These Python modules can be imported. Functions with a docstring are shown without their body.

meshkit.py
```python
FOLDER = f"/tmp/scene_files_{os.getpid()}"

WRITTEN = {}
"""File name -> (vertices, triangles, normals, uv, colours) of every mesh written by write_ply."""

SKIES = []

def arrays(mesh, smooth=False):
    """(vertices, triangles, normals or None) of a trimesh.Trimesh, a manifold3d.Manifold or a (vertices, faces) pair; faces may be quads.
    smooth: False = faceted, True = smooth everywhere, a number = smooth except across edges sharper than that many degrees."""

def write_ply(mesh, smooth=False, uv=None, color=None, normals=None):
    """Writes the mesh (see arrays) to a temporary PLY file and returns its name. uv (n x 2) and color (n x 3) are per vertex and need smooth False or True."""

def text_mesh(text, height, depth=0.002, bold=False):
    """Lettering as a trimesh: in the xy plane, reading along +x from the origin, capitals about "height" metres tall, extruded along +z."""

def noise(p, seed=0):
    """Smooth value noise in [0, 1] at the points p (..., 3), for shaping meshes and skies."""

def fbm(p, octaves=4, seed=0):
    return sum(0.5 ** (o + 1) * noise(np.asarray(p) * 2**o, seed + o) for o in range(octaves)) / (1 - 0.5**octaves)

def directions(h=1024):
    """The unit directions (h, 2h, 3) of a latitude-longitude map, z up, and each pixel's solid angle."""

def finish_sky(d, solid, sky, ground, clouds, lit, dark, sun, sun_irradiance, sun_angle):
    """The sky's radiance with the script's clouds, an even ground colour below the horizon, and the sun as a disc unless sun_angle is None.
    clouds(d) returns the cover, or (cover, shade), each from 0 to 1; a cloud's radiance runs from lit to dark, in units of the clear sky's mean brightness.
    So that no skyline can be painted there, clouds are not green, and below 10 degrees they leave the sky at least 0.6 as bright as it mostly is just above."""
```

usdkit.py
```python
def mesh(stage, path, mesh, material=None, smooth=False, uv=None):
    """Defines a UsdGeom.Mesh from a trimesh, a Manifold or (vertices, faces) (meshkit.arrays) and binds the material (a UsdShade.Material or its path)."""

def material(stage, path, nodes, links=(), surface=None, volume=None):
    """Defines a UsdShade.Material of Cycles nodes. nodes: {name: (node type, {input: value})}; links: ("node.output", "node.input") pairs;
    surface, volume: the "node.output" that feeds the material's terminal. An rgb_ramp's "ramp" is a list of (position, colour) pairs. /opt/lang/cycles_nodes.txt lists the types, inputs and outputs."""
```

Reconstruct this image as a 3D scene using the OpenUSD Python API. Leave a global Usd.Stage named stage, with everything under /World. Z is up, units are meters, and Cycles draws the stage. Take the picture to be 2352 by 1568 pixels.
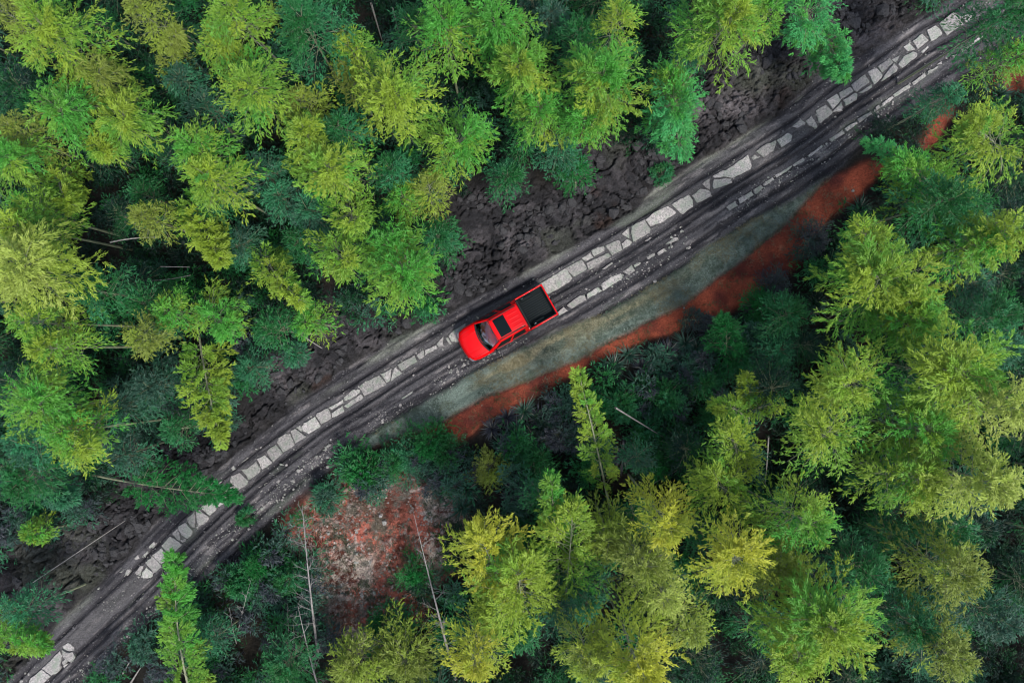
import math, random
import numpy as np, trimesh, shapely
from shapely.geometry import Polygon, LineString, Point
from scipy.spatial import cKDTree
from scipy.ndimage import gaussian_filter
from pxr import Usd, UsdGeom, UsdLux, UsdShade, Sdf, Gf, Vt
import usdkit, meshkit

stage = Usd.Stage.CreateInMemory()
UsdGeom.SetStageUpAxis(stage, 'Z'); UsdGeom.SetStageMetersPerUnit(stage, 1.0)
UsdGeom.Xform.Define(stage, '/World'); UsdGeom.Scope.Define(stage, '/World/Looks')

# ---------------------------------------------------------------- camera, sky, sun, exposure
CAM_H, HALF_W = 42.0, 27.8          # a drone 42 m up, looking straight down on 55.6 m of ground
EXPOSURE = 1.80
cam = UsdGeom.Camera.Define(stage, '/World/camera')
cam.CreateFocalLengthAttr(24.0); cam.CreateHorizontalApertureAttr(2 * 24.0 * HALF_W / CAM_H)
cam.CreateVerticalApertureAttr(2 * 24.0 * HALF_W / CAM_H * 682 / 1024)
cam.CreateClippingRangeAttr(Gf.Vec2f(0.5, 3000)); cam.AddTranslateOp().Set(Gf.Vec3d(0, 0, CAM_H))
cam.CreateExposureAttr(EXPOSURE)
SUN = np.array([0.34, -0.42, 0.84]); SUN /= np.linalg.norm(SUN)
SUN_EL, SUN_ROT = math.asin(SUN[2]), math.atan2(SUN[0], SUN[1])
sky_mat = usdkit.material(stage, '/World/Looks/sky', {
    'co': ('texture_coordinate', {}), 'mp': ('mapping', {'scale': (1.6, 1.6, 3.2)}),
    'n': ('noise_texture', {'scale': 1.7, 'detail': 6, 'roughness': 0.6}),
    'rp': ('rgb_ramp', {'ramp': [(0.40, (0.12, 0.12, 0.12)), (0.66, (0.7, 0.7, 0.7))]}),
    'sky': ('sky_texture', {'sky_type': 'single_scattering', 'sun_disc': False, 'sun_elevation': SUN_EL, 'sun_rotation': SUN_ROT, 'altitude': 300}),
    'mix': ('mix_color', {'b': (5.2, 5.5, 5.9), 'use_clamp': False}),
    'bg': ('background_shader', {'strength': 0.070})},
    [('co.generated', 'mp.vector'), ('mp.vector', 'n.vector'), ('n.fac', 'rp.fac'), ('rp.color', 'mix.fac'),
     ('sky.color', 'mix.a'), ('mix.result', 'bg.color')], surface='bg.background')
dome = UsdLux.DomeLight.Define(stage, '/World/sky')
UsdShade.MaterialBindingAPI.Apply(dome.GetPrim()).Bind(sky_mat)
dome.GetPrim().SetCustomDataByKey('kind', 'structure')
sun = UsdLux.DistantLight.Define(stage, '/World/sun')
sun.CreateIntensityAttr(0.40); sun.CreateAngleAttr(14.0); sun.CreateNormalizeAttr(True)
sun.CreateColorAttr(Gf.Vec3f(1.0, 0.96, 0.90))
sun.AddTransformOp().Set(Gf.Matrix4d().SetRotate(Gf.Rotation(Gf.Vec3d(0, 0, 1), Gf.Vec3d(*map(float, SUN)))))

# ---------------------------------------------------------------- helpers
RNG = np.random.default_rng(7)
MPP = HALF_W / 1176.0
def at(px, py, z=0.0):
    """The point at height z seen at (px, py) of the photograph, counted in a 2352 x 1568 grid."""
    k = MPP * (CAM_H - z) / CAM_H
    return np.array([(px - 1176) * k, -(py - 784) * k, z])
def xy(pts):
    p = np.asarray(pts, float); return np.stack([(p[:, 0] - 1176) * MPP, -(p[:, 1] - 784) * MPP], 1)
def lin(c):
    c = np.asarray(c, float) / 255.0
    return np.where(c <= 0.04045, c / 12.92, ((c + 0.055) / 1.055) ** 2.4)
def unit(v): return v / (np.linalg.norm(v, axis=-1, keepdims=True) + 1e-12)
def sstep(a, b, x):
    t = np.clip((x - a) / (b - a), 0, 1); return t * t * (3 - 2 * t)
used = {}
def numbered(path):
    n = used.get(path, 0); used[path] = n + 1
    return path if n == 0 else f'{path}_{n:03d}'
def tag(prim, label=None, category=None, group=None, kind=None):
    for k, v in (('label', label), ('category', category), ('group', group), ('kind', kind)):
        if v: prim.SetCustomDataByKey(k, v)
    return prim
def thing(name, label, category, loc=(0, 0, 0), rotz=0.0, scale=None, group=None):
    x = UsdGeom.Xform.Define(stage, numbered('/World/' + name))
    x.AddTranslateOp().Set(Gf.Vec3d(*map(float, loc)))
    if rotz: x.AddRotateZOp().Set(math.degrees(rotz))
    if scale is not None: x.AddScaleOp().Set(Gf.Vec3f(*map(float, scale)))
    return tag(x.GetPrim(), label, category, group)
def raw(path, v, f, mat, normals=None, tint=None, tint_name='tint'):
    m = UsdGeom.Mesh.Define(stage, path)
    m.CreatePointsAttr(Vt.Vec3fArray.FromNumpy(np.ascontiguousarray(v, np.float32)))
    f = np.ascontiguousarray(f, np.int32)
    m.CreateFaceVertexCountsAttr(Vt.IntArray.FromNumpy(np.full(len(f), f.shape[1], np.int32)))
    m.CreateFaceVertexIndicesAttr(Vt.IntArray.FromNumpy(f.ravel()))
    m.CreateSubdivisionSchemeAttr('none')
    if normals is not None:
        m.CreateNormalsAttr(Vt.Vec3fArray.FromNumpy(np.ascontiguousarray(normals, np.float32))); m.SetNormalsInterpolation('vertex')
    if tint is not None:
        UsdGeom.PrimvarsAPI(m).CreatePrimvar(tint_name, Sdf.ValueTypeNames.Color3fArray, 'vertex').Set(Vt.Vec3fArray.FromNumpy(np.ascontiguousarray(tint, np.float32)))
    UsdShade.MaterialBindingAPI.Apply(m.GetPrim()).Bind(mat)
    return m.GetPrim()
def part(parent, name, mesh, mat, smooth=False, label=None):
    p = usdkit.mesh(stage, numbered(f'{parent.GetPath()}/{name}'), mesh, mat, smooth).GetPrim()
    if label: p.SetCustomDataByKey('label', label)
    return p
def copy_of(root, loc, rotz, scale, label, group=None, name=None):
    c = root.GetCustomData()
    x = thing(name or root.GetName().split('_0')[0], label, c['category'], loc, rotz, scale, group)
    x.GetReferences().AddInternalReference(root.GetPath()); x.SetInstanceable(True)
    return x
def tube(points, radii, sides=5):
    p = np.asarray(points, float); t = unit(np.gradient(p, axis=0))
    a = unit(np.cross(t, np.where(np.abs(t[:, 2:]) < 0.9, [0, 0, 1.0], [1.0, 0, 0]))); b = np.cross(t, a)
    ang = np.arange(sides) * 2 * np.pi / sides; r = np.broadcast_to(radii, (len(p),))
    v = p[:, None] + r[:, None, None] * (np.cos(ang)[None, :, None] * a[:, None] + np.sin(ang)[None, :, None] * b[:, None])
    i, j = np.meshgrid(np.arange(len(p) - 1), np.arange(sides), indexing='ij')
    q = np.stack([i * sides + j, i * sides + (j + 1) % sides, (i + 1) * sides + (j + 1) % sides, (i + 1) * sides + j], -1).reshape(-1, 4)
    f = np.vstack([q[:, [0, 1, 2]], q[:, [0, 2, 3]]])
    return v.reshape(-1, 3), f
def join(parts):
    vs, fs, n = [], [], 0
    for v, f in parts:
        vs.append(v); fs.append(f + n); n += len(v)
    return np.vstack(vs), np.vstack(fs)

# ---------------------------------------------------------------- materials
def mat(name, nodes, links, surface='p.BSDF'): return usdkit.material(stage, '/World/Looks/' + name, nodes, links, surface=surface)
def plain(name, color, rough=0.5, **kw):
    return mat(name, {'p': ('principled_bsdf', {'base_color': color, 'roughness': rough, **kw})}, [])
def leaf_material(name, trans=0.24, rough=0.5):
    return mat(name, {
        'a': ('attribute', {'attribute': 'tint'}), 'g': ('geometry', {}),
        'h': ('map_range', {'from_min': 0, 'from_max': 1, 'to_min': 0.58, 'to_max': 1.40}),
        'c': ('mix_color', {'blend_type': 'multiply', 'fac': 1.0, 'use_clamp': False}), 'cc': ('combine_color', {}),
        't': ('mix_color', {'blend_type': 'multiply', 'fac': 1.0, 'b': (0.98, 1.12, 0.5), 'use_clamp': False}),
        'p': ('principled_bsdf', {'roughness': rough, 'specular_ior_level': 0.28}),
        'tr': ('translucent_bsdf', {}), 'm': ('mix_closure', {'fac': trans})},
        [('g.random_per_island', 'h.value'), ('h.result', 'cc.r'), ('h.result', 'cc.g'), ('h.result', 'cc.b'), ('a.color', 'c.a'), ('cc.color', 'c.b'),
         ('c.result', 'p.base_color'), ('c.result', 't.a'), ('t.result', 'tr.color'), ('p.BSDF', 'm.closure1'), ('tr.BSDF', 'm.closure2')], 'm.closure')
LEAF = leaf_material('leaf')
BLADE = leaf_material('grass_blade', 0.2, 0.42)
def noisy(name, c0, c1, scale, rough=0.8, bump=0.02, bscale=None, **kw):
    return mat(name, {'g': ('geometry', {}), 'n': ('noise_texture', {'scale': scale, 'detail': 5, 'roughness': 0.65}),
        'r': ('rgb_ramp', {'ramp': [(0.3, c0), (0.7, c1)]}), 'n2': ('noise_texture', {'scale': bscale or scale * 3, 'detail': 4}),
        'b': ('bump', {'strength': 0.7, 'distance': bump}), 'p': ('principled_bsdf', {'roughness': rough, **kw})},
        [('g.position', 'n.vector'), ('g.position', 'n2.vector'), ('n.fac', 'r.fac'), ('r.color', 'p.base_color'), ('n2.fac', 'b.height'), ('b.normal', 'p.normal')])
BARK = noisy('bamboo_bark', (0.10, 0.115, 0.065), (0.22, 0.23, 0.14), 6)
DEADWOOD = noisy('dead_wood', (0.09, 0.085, 0.08), (0.27, 0.25, 0.235), 9)
def terrain_mat(name, dist, lo, hi, sc): return mat(name, {
    'a': ('attribute', {'attribute': 'tint'}), 'g': ('geometry', {}),
    'n': ('noise_texture', {'scale': sc, 'detail': 9, 'roughness': 0.8}), 'n2': ('noise_texture', {'scale': 17, 'detail': 5, 'roughness': 0.8}),
    'm1': ('map_range', {'from_min': 0.3, 'from_max': 0.7, 'to_min': lo, 'to_max': hi}), 'm2': ('map_range', {'from_min': 0.32, 'from_max': 0.7, 'to_min': 0.42, 'to_max': 1.7}),
    'mm': ('math', {'math_type': 'multiply'}), 'cc': ('combine_color', {}), 'c': ('mix_color', {'blend_type': 'multiply', 'fac': 1.0, 'use_clamp': False}),
    'hs': ('math', {'math_type': 'multiply_add', 'value2': 0.45}), 'b': ('bump', {'strength': 0.9, 'distance': dist}),
    'p': ('principled_bsdf', {'roughness': 0.85, 'specular_ior_level': 0.18})},
    [('g.position', 'n.vector'), ('g.position', 'n2.vector'), ('n.fac', 'm1.value'), ('n2.fac', 'm2.value'), ('m1.result', 'mm.value1'), ('m2.result', 'mm.value2'),
     ('mm.value', 'cc.r'), ('mm.value', 'cc.g'), ('mm.value', 'cc.b'), ('a.color', 'c.a'), ('cc.color', 'c.b'), ('c.result', 'p.base_color'),
     ('n2.fac', 'hs.value1'), ('n.fac', 'hs.value3'), ('hs.value', 'b.height'), ('b.normal', 'p.normal')])
TERRAIN = terrain_mat('terrain', 0.06, 0.55, 1.5, 9)
MUD = terrain_mat('cracked_mud', 0.30, 0.5, 1.6, 6)
STONE = mat('pale_stone', {
    'g': ('geometry', {}), 'o': ('object_info', {}), 'n': ('noise_texture', {'scale': 2.2, 'detail': 7, 'roughness': 0.7}), 'n2': ('noise_texture', {'scale': 11, 'detail': 8, 'roughness': 0.8}),
    'n3': ('noise_texture', {'scale': 7, 'detail': 5, 'roughness': 0.7}),
    'r': ('rgb_ramp', {'ramp': [(0.36, (0.05, 0.05, 0.05)), (0.44, (0.185, 0.175, 0.17)), (0.60, (0.395, 0.36, 0.345))]}),
    'mo': ('rgb_ramp', {'ramp': [(0.46, (0, 0, 0)), (0.66, (0.8, 0.8, 0.8))]}), 'mx': ('mix_color', {'b': (0.17, 0.21, 0.16)}),
    'v': ('map_range', {'to_min': 0.66, 'to_max': 1.06}), 'cc': ('combine_color', {}), 'c': ('mix_color', {'blend_type': 'multiply', 'fac': 1.0}),
    'b': ('bump', {'strength': 0.6, 'distance': 0.03}), 'p': ('principled_bsdf', {'roughness': 0.85})},
    [('g.position', 'n.vector'), ('g.position', 'n2.vector'), ('g.position', 'n3.vector'), ('n2.fac', 'r.fac'), ('n.fac', 'mo.fac'), ('mo.color', 'mx.fac'), ('r.color', 'mx.a'),
     ('o.random', 'v.value'), ('v.result', 'cc.r'), ('v.result', 'cc.g'), ('v.result', 'cc.b'), ('mx.result', 'c.a'), ('cc.color', 'c.b'), ('c.result', 'p.base_color'),
     ('n3.fac', 'b.height'), ('b.normal', 'p.normal')])

# ---------------------------------------------------------------- lines of the road, read off as map coordinates
R0 = [(-60,1690),(20,1622),(87,1552),(156,1482),(250,1396),(339,1313),(396,1252),(428,1218),(482,1168),(551,1103),(632,1039),(686,1000),(744,955),(810,917),(858,884),(937,834),(990,802),(1035,775),(1150,715),(1279,643),(1369,591),(1471,531),(1567,470),(1678,397),(1801,322),(1863,282),(1925,231),(1979,194),(2038,154),(2113,96),(2183,58),(2300,-15),(2480,-130)]
EN = [(-130,1690),(19,1568),(129,1440),(239,1325),(312,1263),(365,1195),(490,1085),(584,1010),(640,961),(744,878),(806,836),(889,790),(1060,705),(1223,616),(1348,549),(1452,487),(1505,430),(1651,347),(1786,268),(1863,181),(1967,125),(2071,73),(2154,12),(2280,-70),(2420,-170)]
ES = [(60,1690),(187,1568),(312,1452),(430,1360),(542,1274),(594,1222),(719,1122),(785,1048),(869,986),(952,940),(1035,894),(1129,836),(1257,772),(1369,728),(1452,683),(1577,610),(1609,576),(1734,503),(1797,472),(1911,409),(2008,302),(2133,250),(2258,156),(2400,60),(2520,-30)]
VS = [(785,1052),(848,1027),(969,994),(1035,961),(1129,911),(1329,830),(1462,755),(1567,701),(1660,633),(1724,586),(1786,534),(1855,455),(1911,412)]
FS = [(900,1022),(968,998),(1010,1010),(1056,1017),(1081,998),(1129,963),(1200,935),(1286,877),(1370,832),(1510,778),(1655,728),(1738,688),(1836,606),(1901,506),(1994,426),(2050,380),(1990,370),(1911,412)]
road_poly = Polygon(np.vstack([xy(EN), xy(ES)[::-1]])).buffer(0)
verge_poly = Polygon(np.vstack([xy([p for p in ES if 780 < p[0] < 1950]), xy(VS)[::-1]])).buffer(0).difference(road_poly)
red_poly = shapely.union_all([Polygon(np.vstack([xy(VS[1:]), xy(FS)[::-1]])).buffer(0)] + [Point(*xy([(a, b)])[0]).buffer(1).buffer(0) for a, b in ()]).difference(road_poly).difference(verge_poly)
import shapely.affinity
def ellipse(px, py, rx, ry, ang=0):
    return shapely.affinity.translate(shapely.affinity.rotate(shapely.affinity.scale(Point(0, 0).buffer(1), rx * MPP, ry * MPP), ang), *xy([(px, py)])[0])
import shapely.affinity
red_poly = shapely.union_all([red_poly, ellipse(2146, 296, 60, 20, 55), ellipse(2325, 180, 60, 30, 20)])
rock_poly = Polygon(xy([(753,1140),(810,1116),(908,1104),(960,1112),(1041,1122),(1050,1200),(1035,1292),(960,1335),(975,1400),(843,1478),(789,1440),(742,1364),(712,1262),(662,1245),(668,1200),(700,1170)])).buffer(0.3)
mud_poly = Polygon(np.vstack([xy(EN[1:-2]), xy([(-60,1290),(60,1215),(230,1165),(330,1000),(540,985),(600,850),(720,690),(760,670),(840,720),(980,730),(1000,650),(1040,560),(1030,430),(1130,425),(1290,420),(1300,300),(1480,310),(1500,330),(1560,240),(1560,110),(1700,60),(1850,-20),(1960,-80)])[::-1]])).buffer(0)

# ---------------------------------------------------------------- terrain heights and ground colours
DX = 0.078
gx = np.arange(-33.0, 33.0 + DX / 2, DX); gy = np.arange(-24.0, 24.0 + DX / 2, DX)
GX, GY = np.meshgrid(gx, gy); NY, NX = GX.shape
P2 = np.stack([GX.ravel(), GY.ravel()], 1)
def P3(k, z=0.0): return np.concatenate([P2 * k, np.full((len(P2), 1), z)], 1)
warp = np.stack([meshkit.fbm(P3(0.8, 3.1), 4, 11), meshkit.fbm(P3(0.8, 7.7), 4, 12)], 1) - 0.5
PW = P2 + 0.55 * warp                                              # ragged borders
def mask(poly, soft=0.0, p=None, shp=(NY, NX)):
    m = shapely.contains_xy(poly, *(PW if p is None else p).T).astype(np.float32).reshape(shp)
    return gaussian_filter(m, soft / DX) if soft else m
M_road, M_verge, M_red, M_rock, M_mud = mask(road_poly, .12), mask(verge_poly, .1), mask(red_poly, .08), mask(rock_poly, .3), mask(mud_poly, .5)
def dense(line, step=0.05):
    l = LineString(xy(line)); d = np.arange(0, l.length, step); q = shapely.line_interpolate_point(l, d); q = np.stack([shapely.get_x(q), shapely.get_y(q)], 1)
    from scipy.ndimage import gaussian_filter1d
    return gaussian_filter1d(q, 14, axis=0, mode='nearest'), d
row, row_s = dense(R0)
tree_r = cKDTree(row); dist_r, idx = tree_r.query(P2)
tang = unit(np.gradient(row, axis=0)); nrm = np.stack([-tang[:, 1], tang[:, 0]], 1)
S = row_s[idx].reshape(NY, NX); Tt = ((P2 - row[idx]) * nrm[idx]).sum(1).reshape(NY, NX)   # along the road, and across it (north positive)
def ft(ks, kt, seed, octs=4): return meshkit.fbm(np.stack([S * ks, Tt * kt, np.full_like(S, 0.37 * seed)], -1), octs, seed)
def fp(k, seed, octs=4): return meshkit.fbm(P3(k, seed * 1.3), octs, seed).reshape(NY, NX)
def cells(spacing, seed, warp_amt):
    r = np.random.default_rng(seed); nx, ny = int(70 / spacing), int(52 / spacing)
    a, b = np.meshgrid(np.arange(nx), np.arange(ny)); q = np.stack([a.ravel(), b.ravel()], 1) * spacing - [35, 26] + r.uniform(-.5, .5, (nx * ny, 2)) * spacing
    d, i = cKDTree(q).query(P2 + warp_amt * warp, k=2)
    return (d[:, 1] - d[:, 0]).reshape(NY, NX), r.random(len(q))[i[:, 0]].reshape(NY, NX)
c1, r1 = cells(1.5, 1, 2.2); c2, r2 = cells(0.55, 2, 1.0); c3, r3 = cells(0.26, 3, 0.6)
north = sstep(1.2, 4.5, Tt) * (1 - 0.0); south = sstep(4.0, 9.0, -Tt)
Z = 0.35 * north + 0.3 * sstep(6, 14, Tt) + 0.45 * south
Z += (fp(0.25, 21) - .5) * 0.9 * sstep(1.5, 5, np.abs(Tt + 0.8))
rub = .35 + .65 * sstep(.36, .58, fp(0.45, 33))                                   # where the clods are broken small
mudk = M_mud * (1 - M_road)
Z += mudk * ((r1 - .5) * .20 + (fp(1.3, 5, 5) - .5) * .55 + rub * (r2 - .5) * .30 + (r3 - .5) * .16 * rub + (1 - np.abs(2 * fp(1.1, 91, 5) - 1) * 2.2) * .10)
Z -= mudk * (0.34 * np.exp(-(c1 / .07) ** 2) * (0.3 + fp(.6, 9)) + 0.26 * rub * np.exp(-(c2 / .05) ** 2) + 0.12 * rub * np.exp(-(c3 / .045) ** 2))
other = 1 - np.clip(M_road + M_mud + M_verge + M_red, 0, 1)
Z += other * ((fp(1.2, 6, 5) - .5) * .3)
def rut(c, w, d): return -d * np.exp(-((Tt - c + 0.25 * (ft(.12, 0, 40) - .5)) / w) ** 2)
ragged = 0.5 + 1.0 * ft(1.2, 3, 41)
ruts = (rut(.66, .08, .15) + rut(-.60, .10, .16) + rut(-.98, .08, .12) + rut(1.35, .09, .12) + rut(-1.45, .06, .07) + rut(-2.15, .11, .12) + rut(-2.75, .10, .12)) * ragged
ridg = rut(.95, .16, -.06) + rut(-.8, .08, -.04) + rut(-1.9, .15, -.05)
Z += M_road * (ruts + ridg + (ft(.8, 7, 42, 5) - .5) * .10 + (fp(5, 43, 3) - .5) * .06)
Z += M_verge * ((ft(.5, 3, 44) - .5) * .07 + .04) + M_red * ((fp(2.2, 45, 5) - .5) * .16 + .06)
edge_red = np.exp(-((gaussian_filter(M_red, 2) - .5) / .16) ** 2); Z -= 0.10 * edge_red * (1 - M_rock) * fp(2.0, 46)
Z += M_rock * ((fp(2.4, 47, 5) - .5) * .5 + (r2 - .5) * .10 - .09 * np.exp(-(c2 / .07) ** 2))
def ground_z(x, y):
    i = int(np.clip(round((y - gy[0]) / DX), 0, NY - 1)); j = int(np.clip(round((x - gx[0]) / DX), 0, NX - 1)); return float(Z[i, j])
def mixc(a, b, m): return a * (1 - m[..., None]) + np.asarray(b) * m[..., None]
col = np.empty((NY, NX, 3)); col[:] = lin((46, 44, 40)) * .8
col = mixc(col, lin((62, 56, 44)), sstep(.5, .7, fp(.9, 51)) * .6)
mudc = mixc(np.broadcast_to(lin((50, 49, 52)), col.shape), lin((116, 110, 113)), np.clip(sstep(.46, .72, fp(.55, 52, 5)) * .8 + (r2 - .5) * .5 + (r3 - .5) * .3, 0, 1))
mudc = mixc(mudc, lin((92, 96, 84)), sstep(.6, .75, fp(.35, 53)) * .55)
mudc = mixc(mudc, lin((78, 52, 40)), sstep(.68, .76, fp(.4, 59)) * .6)
col = mixc(col, np.minimum(mudc * 1.3, .3), np.clip(M_mud, 0, 1))
roadc = mixc(np.broadcast_to(lin((77, 75, 78)), col.shape), lin((44, 43, 46)), sstep(.5, .60, ft(.7, 3.2, 54, 6)) * .55)
roadc = mixc(roadc, lin((118, 113, 113)), sstep(.58, .66, ft(.8, 4.0, 55, 6)) * .8)
roadc = mixc(roadc, lin((36, 35, 40)), sstep(.57, .63, ft(.9, 6.0, 68, 5)) * .8)
wet = np.clip(-ruts / .07, 0, 1) * .75; roadc = mixc(roadc, lin((34, 33, 38)), wet)
gap = sstep(.5, .25, np.abs(Tt)) * .5; roadc = mixc(roadc, lin((84, 82, 82)), gap)
roadc = mixc(roadc, lin((150, 152, 140)), np.exp(-((Tt - 1.25) / .28) ** 2) * sstep(.52, .68, ft(.25, 1.0, 56, 5)) * .75)
roadc = mixc(roadc, lin((88, 96, 84)), sstep(.62, .72, ft(.22, 1.2, 58, 4)) * .5)
col = mixc(col, roadc * 1.3, M_road)
vg = mixc(np.broadcast_to(lin((96, 108, 100)), col.shape), lin((112, 108, 86)), sstep(.54, .74, ft(.1, .7, 57, 4)))
vg = mixc(vg, lin((70, 82, 76)), sstep(.5, .7, ft(.6, 4, 60, 4)) * .7)
col = mixc(col, vg * 1.4, np.clip(M_verge, 0, 1))
redc = mixc(np.broadcast_to(lin((150, 74, 52)), col.shape), lin((98, 46, 38)), sstep(.4, .65, fp(.8, 61, 5)))
redc = mixc(redc, lin((170, 110, 84)), sstep(.64, .74, fp(2.2, 62, 4)) * .6)
redblend = gaussian_filter(M_red, 1.3); col = mixc(col, redc, np.clip(redblend * 1.15, 0, 1) * np.clip(1 - M_road, 0, 1))
rk = mixc(np.broadcast_to(lin((158, 84, 66)), col.shape), lin((146, 138, 126)), sstep(.44, .60, fp(.5, 63, 5)) * .9)
rk = mixc(rk, lin((70, 82, 72)), sstep(.54, .68, fp(.7, 64, 5)) * .85)
rk = mixc(rk, lin((176, 172, 164)), sstep(.58, .66, fp(2.6, 65, 4)) * .7)
rk = mixc(rk, lin((104, 50, 40)), sstep(.58, .68, fp(1.7, 66, 4)) * .7)
col = mixc(col, np.clip((rk * .85 + rk.mean(-1, keepdims=True) * .15) * 2.0, 0, .80), np.clip(M_rock, 0, 1))

V = np.stack([GX, GY, Z], -1)
du = np.gradient(V, axis=1); dv = np.gradient(V, axis=0); N = unit(np.cross(du, dv))
ii = np.arange(NY * NX).reshape(NY, NX); Q = np.stack([ii[:-1, :-1], ii[:-1, 1:], ii[1:, 1:], ii[1:, :-1]], -1).reshape(-1, 4)
ctr = lambda m: ((m[:-1, :-1] + m[1:, 1:]) / 2).ravel()
zone = np.zeros(len(Q), int)
for k, m in ((4, M_rock), (3, M_red), (2, M_verge), (1, M_road)): zone[ctr(m) > .5] = k
Vf, Nf, Cf = V.reshape(-1, 3), N.reshape(-1, 3), np.clip(col.reshape(-1, 3) * 0.62, 0.004, .5)
def sheet(path, q, extra=None, look=None):
    u, inv = np.unique(q, return_inverse=True); q = inv.reshape(q.shape); v, n, c = Vf[u], Nf[u], Cf[u]
    if extra is not None:
        v, n, c, q = np.vstack([v, extra[0]]), np.vstack([n, np.tile([0, 0, 1.0], (len(extra[0]), 1))]), np.vstack([c, extra[1]]), np.vstack([q, extra[2](u)])
    return raw(path, v, q, look or TERRAIN, n, c)
border = np.concatenate([ii[0, :-1], ii[:-1, -1], ii[-1, :0:-1], ii[:0:-1, 0]])
rings = [np.c_[Vf[border][:, :2] * k, np.full(len(border), z)] for k, z in ((1.3, .4), (3, .8), (25, 0.))]
def skirt(u):
    first = np.searchsorted(u, border); n0 = len(u); nb = len(border); ids = [first] + [n0 + r * nb + np.arange(nb) for r in range(3)]
    return np.vstack([np.stack([np.roll(a, -1), a, b, np.roll(b, -1)], 1) for a, b in zip(ids[:-1], ids[1:])])
zone[np.isin(Q, border).any(1)] = 0
tag(sheet('/World/ground', Q[zone == 0], (np.vstack(rings), np.tile(lin((40, 46, 40)) * .5, (3 * len(border), 1)), skirt), MUD), kind='structure')
road = UsdGeom.Xform.Define(stage, '/World/road').GetPrim(); tag(road, kind='structure')
sheet('/World/road/surface', Q[zone == 1])
tag(sheet('/World/grass_verge', Q[zone == 2]), kind='structure')
tag(sheet('/World/red_earth_bank', Q[zone == 3]), kind='structure')
tag(sheet('/World/rocky_slope', Q[zone == 4], None, MUD), kind='structure')

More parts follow.
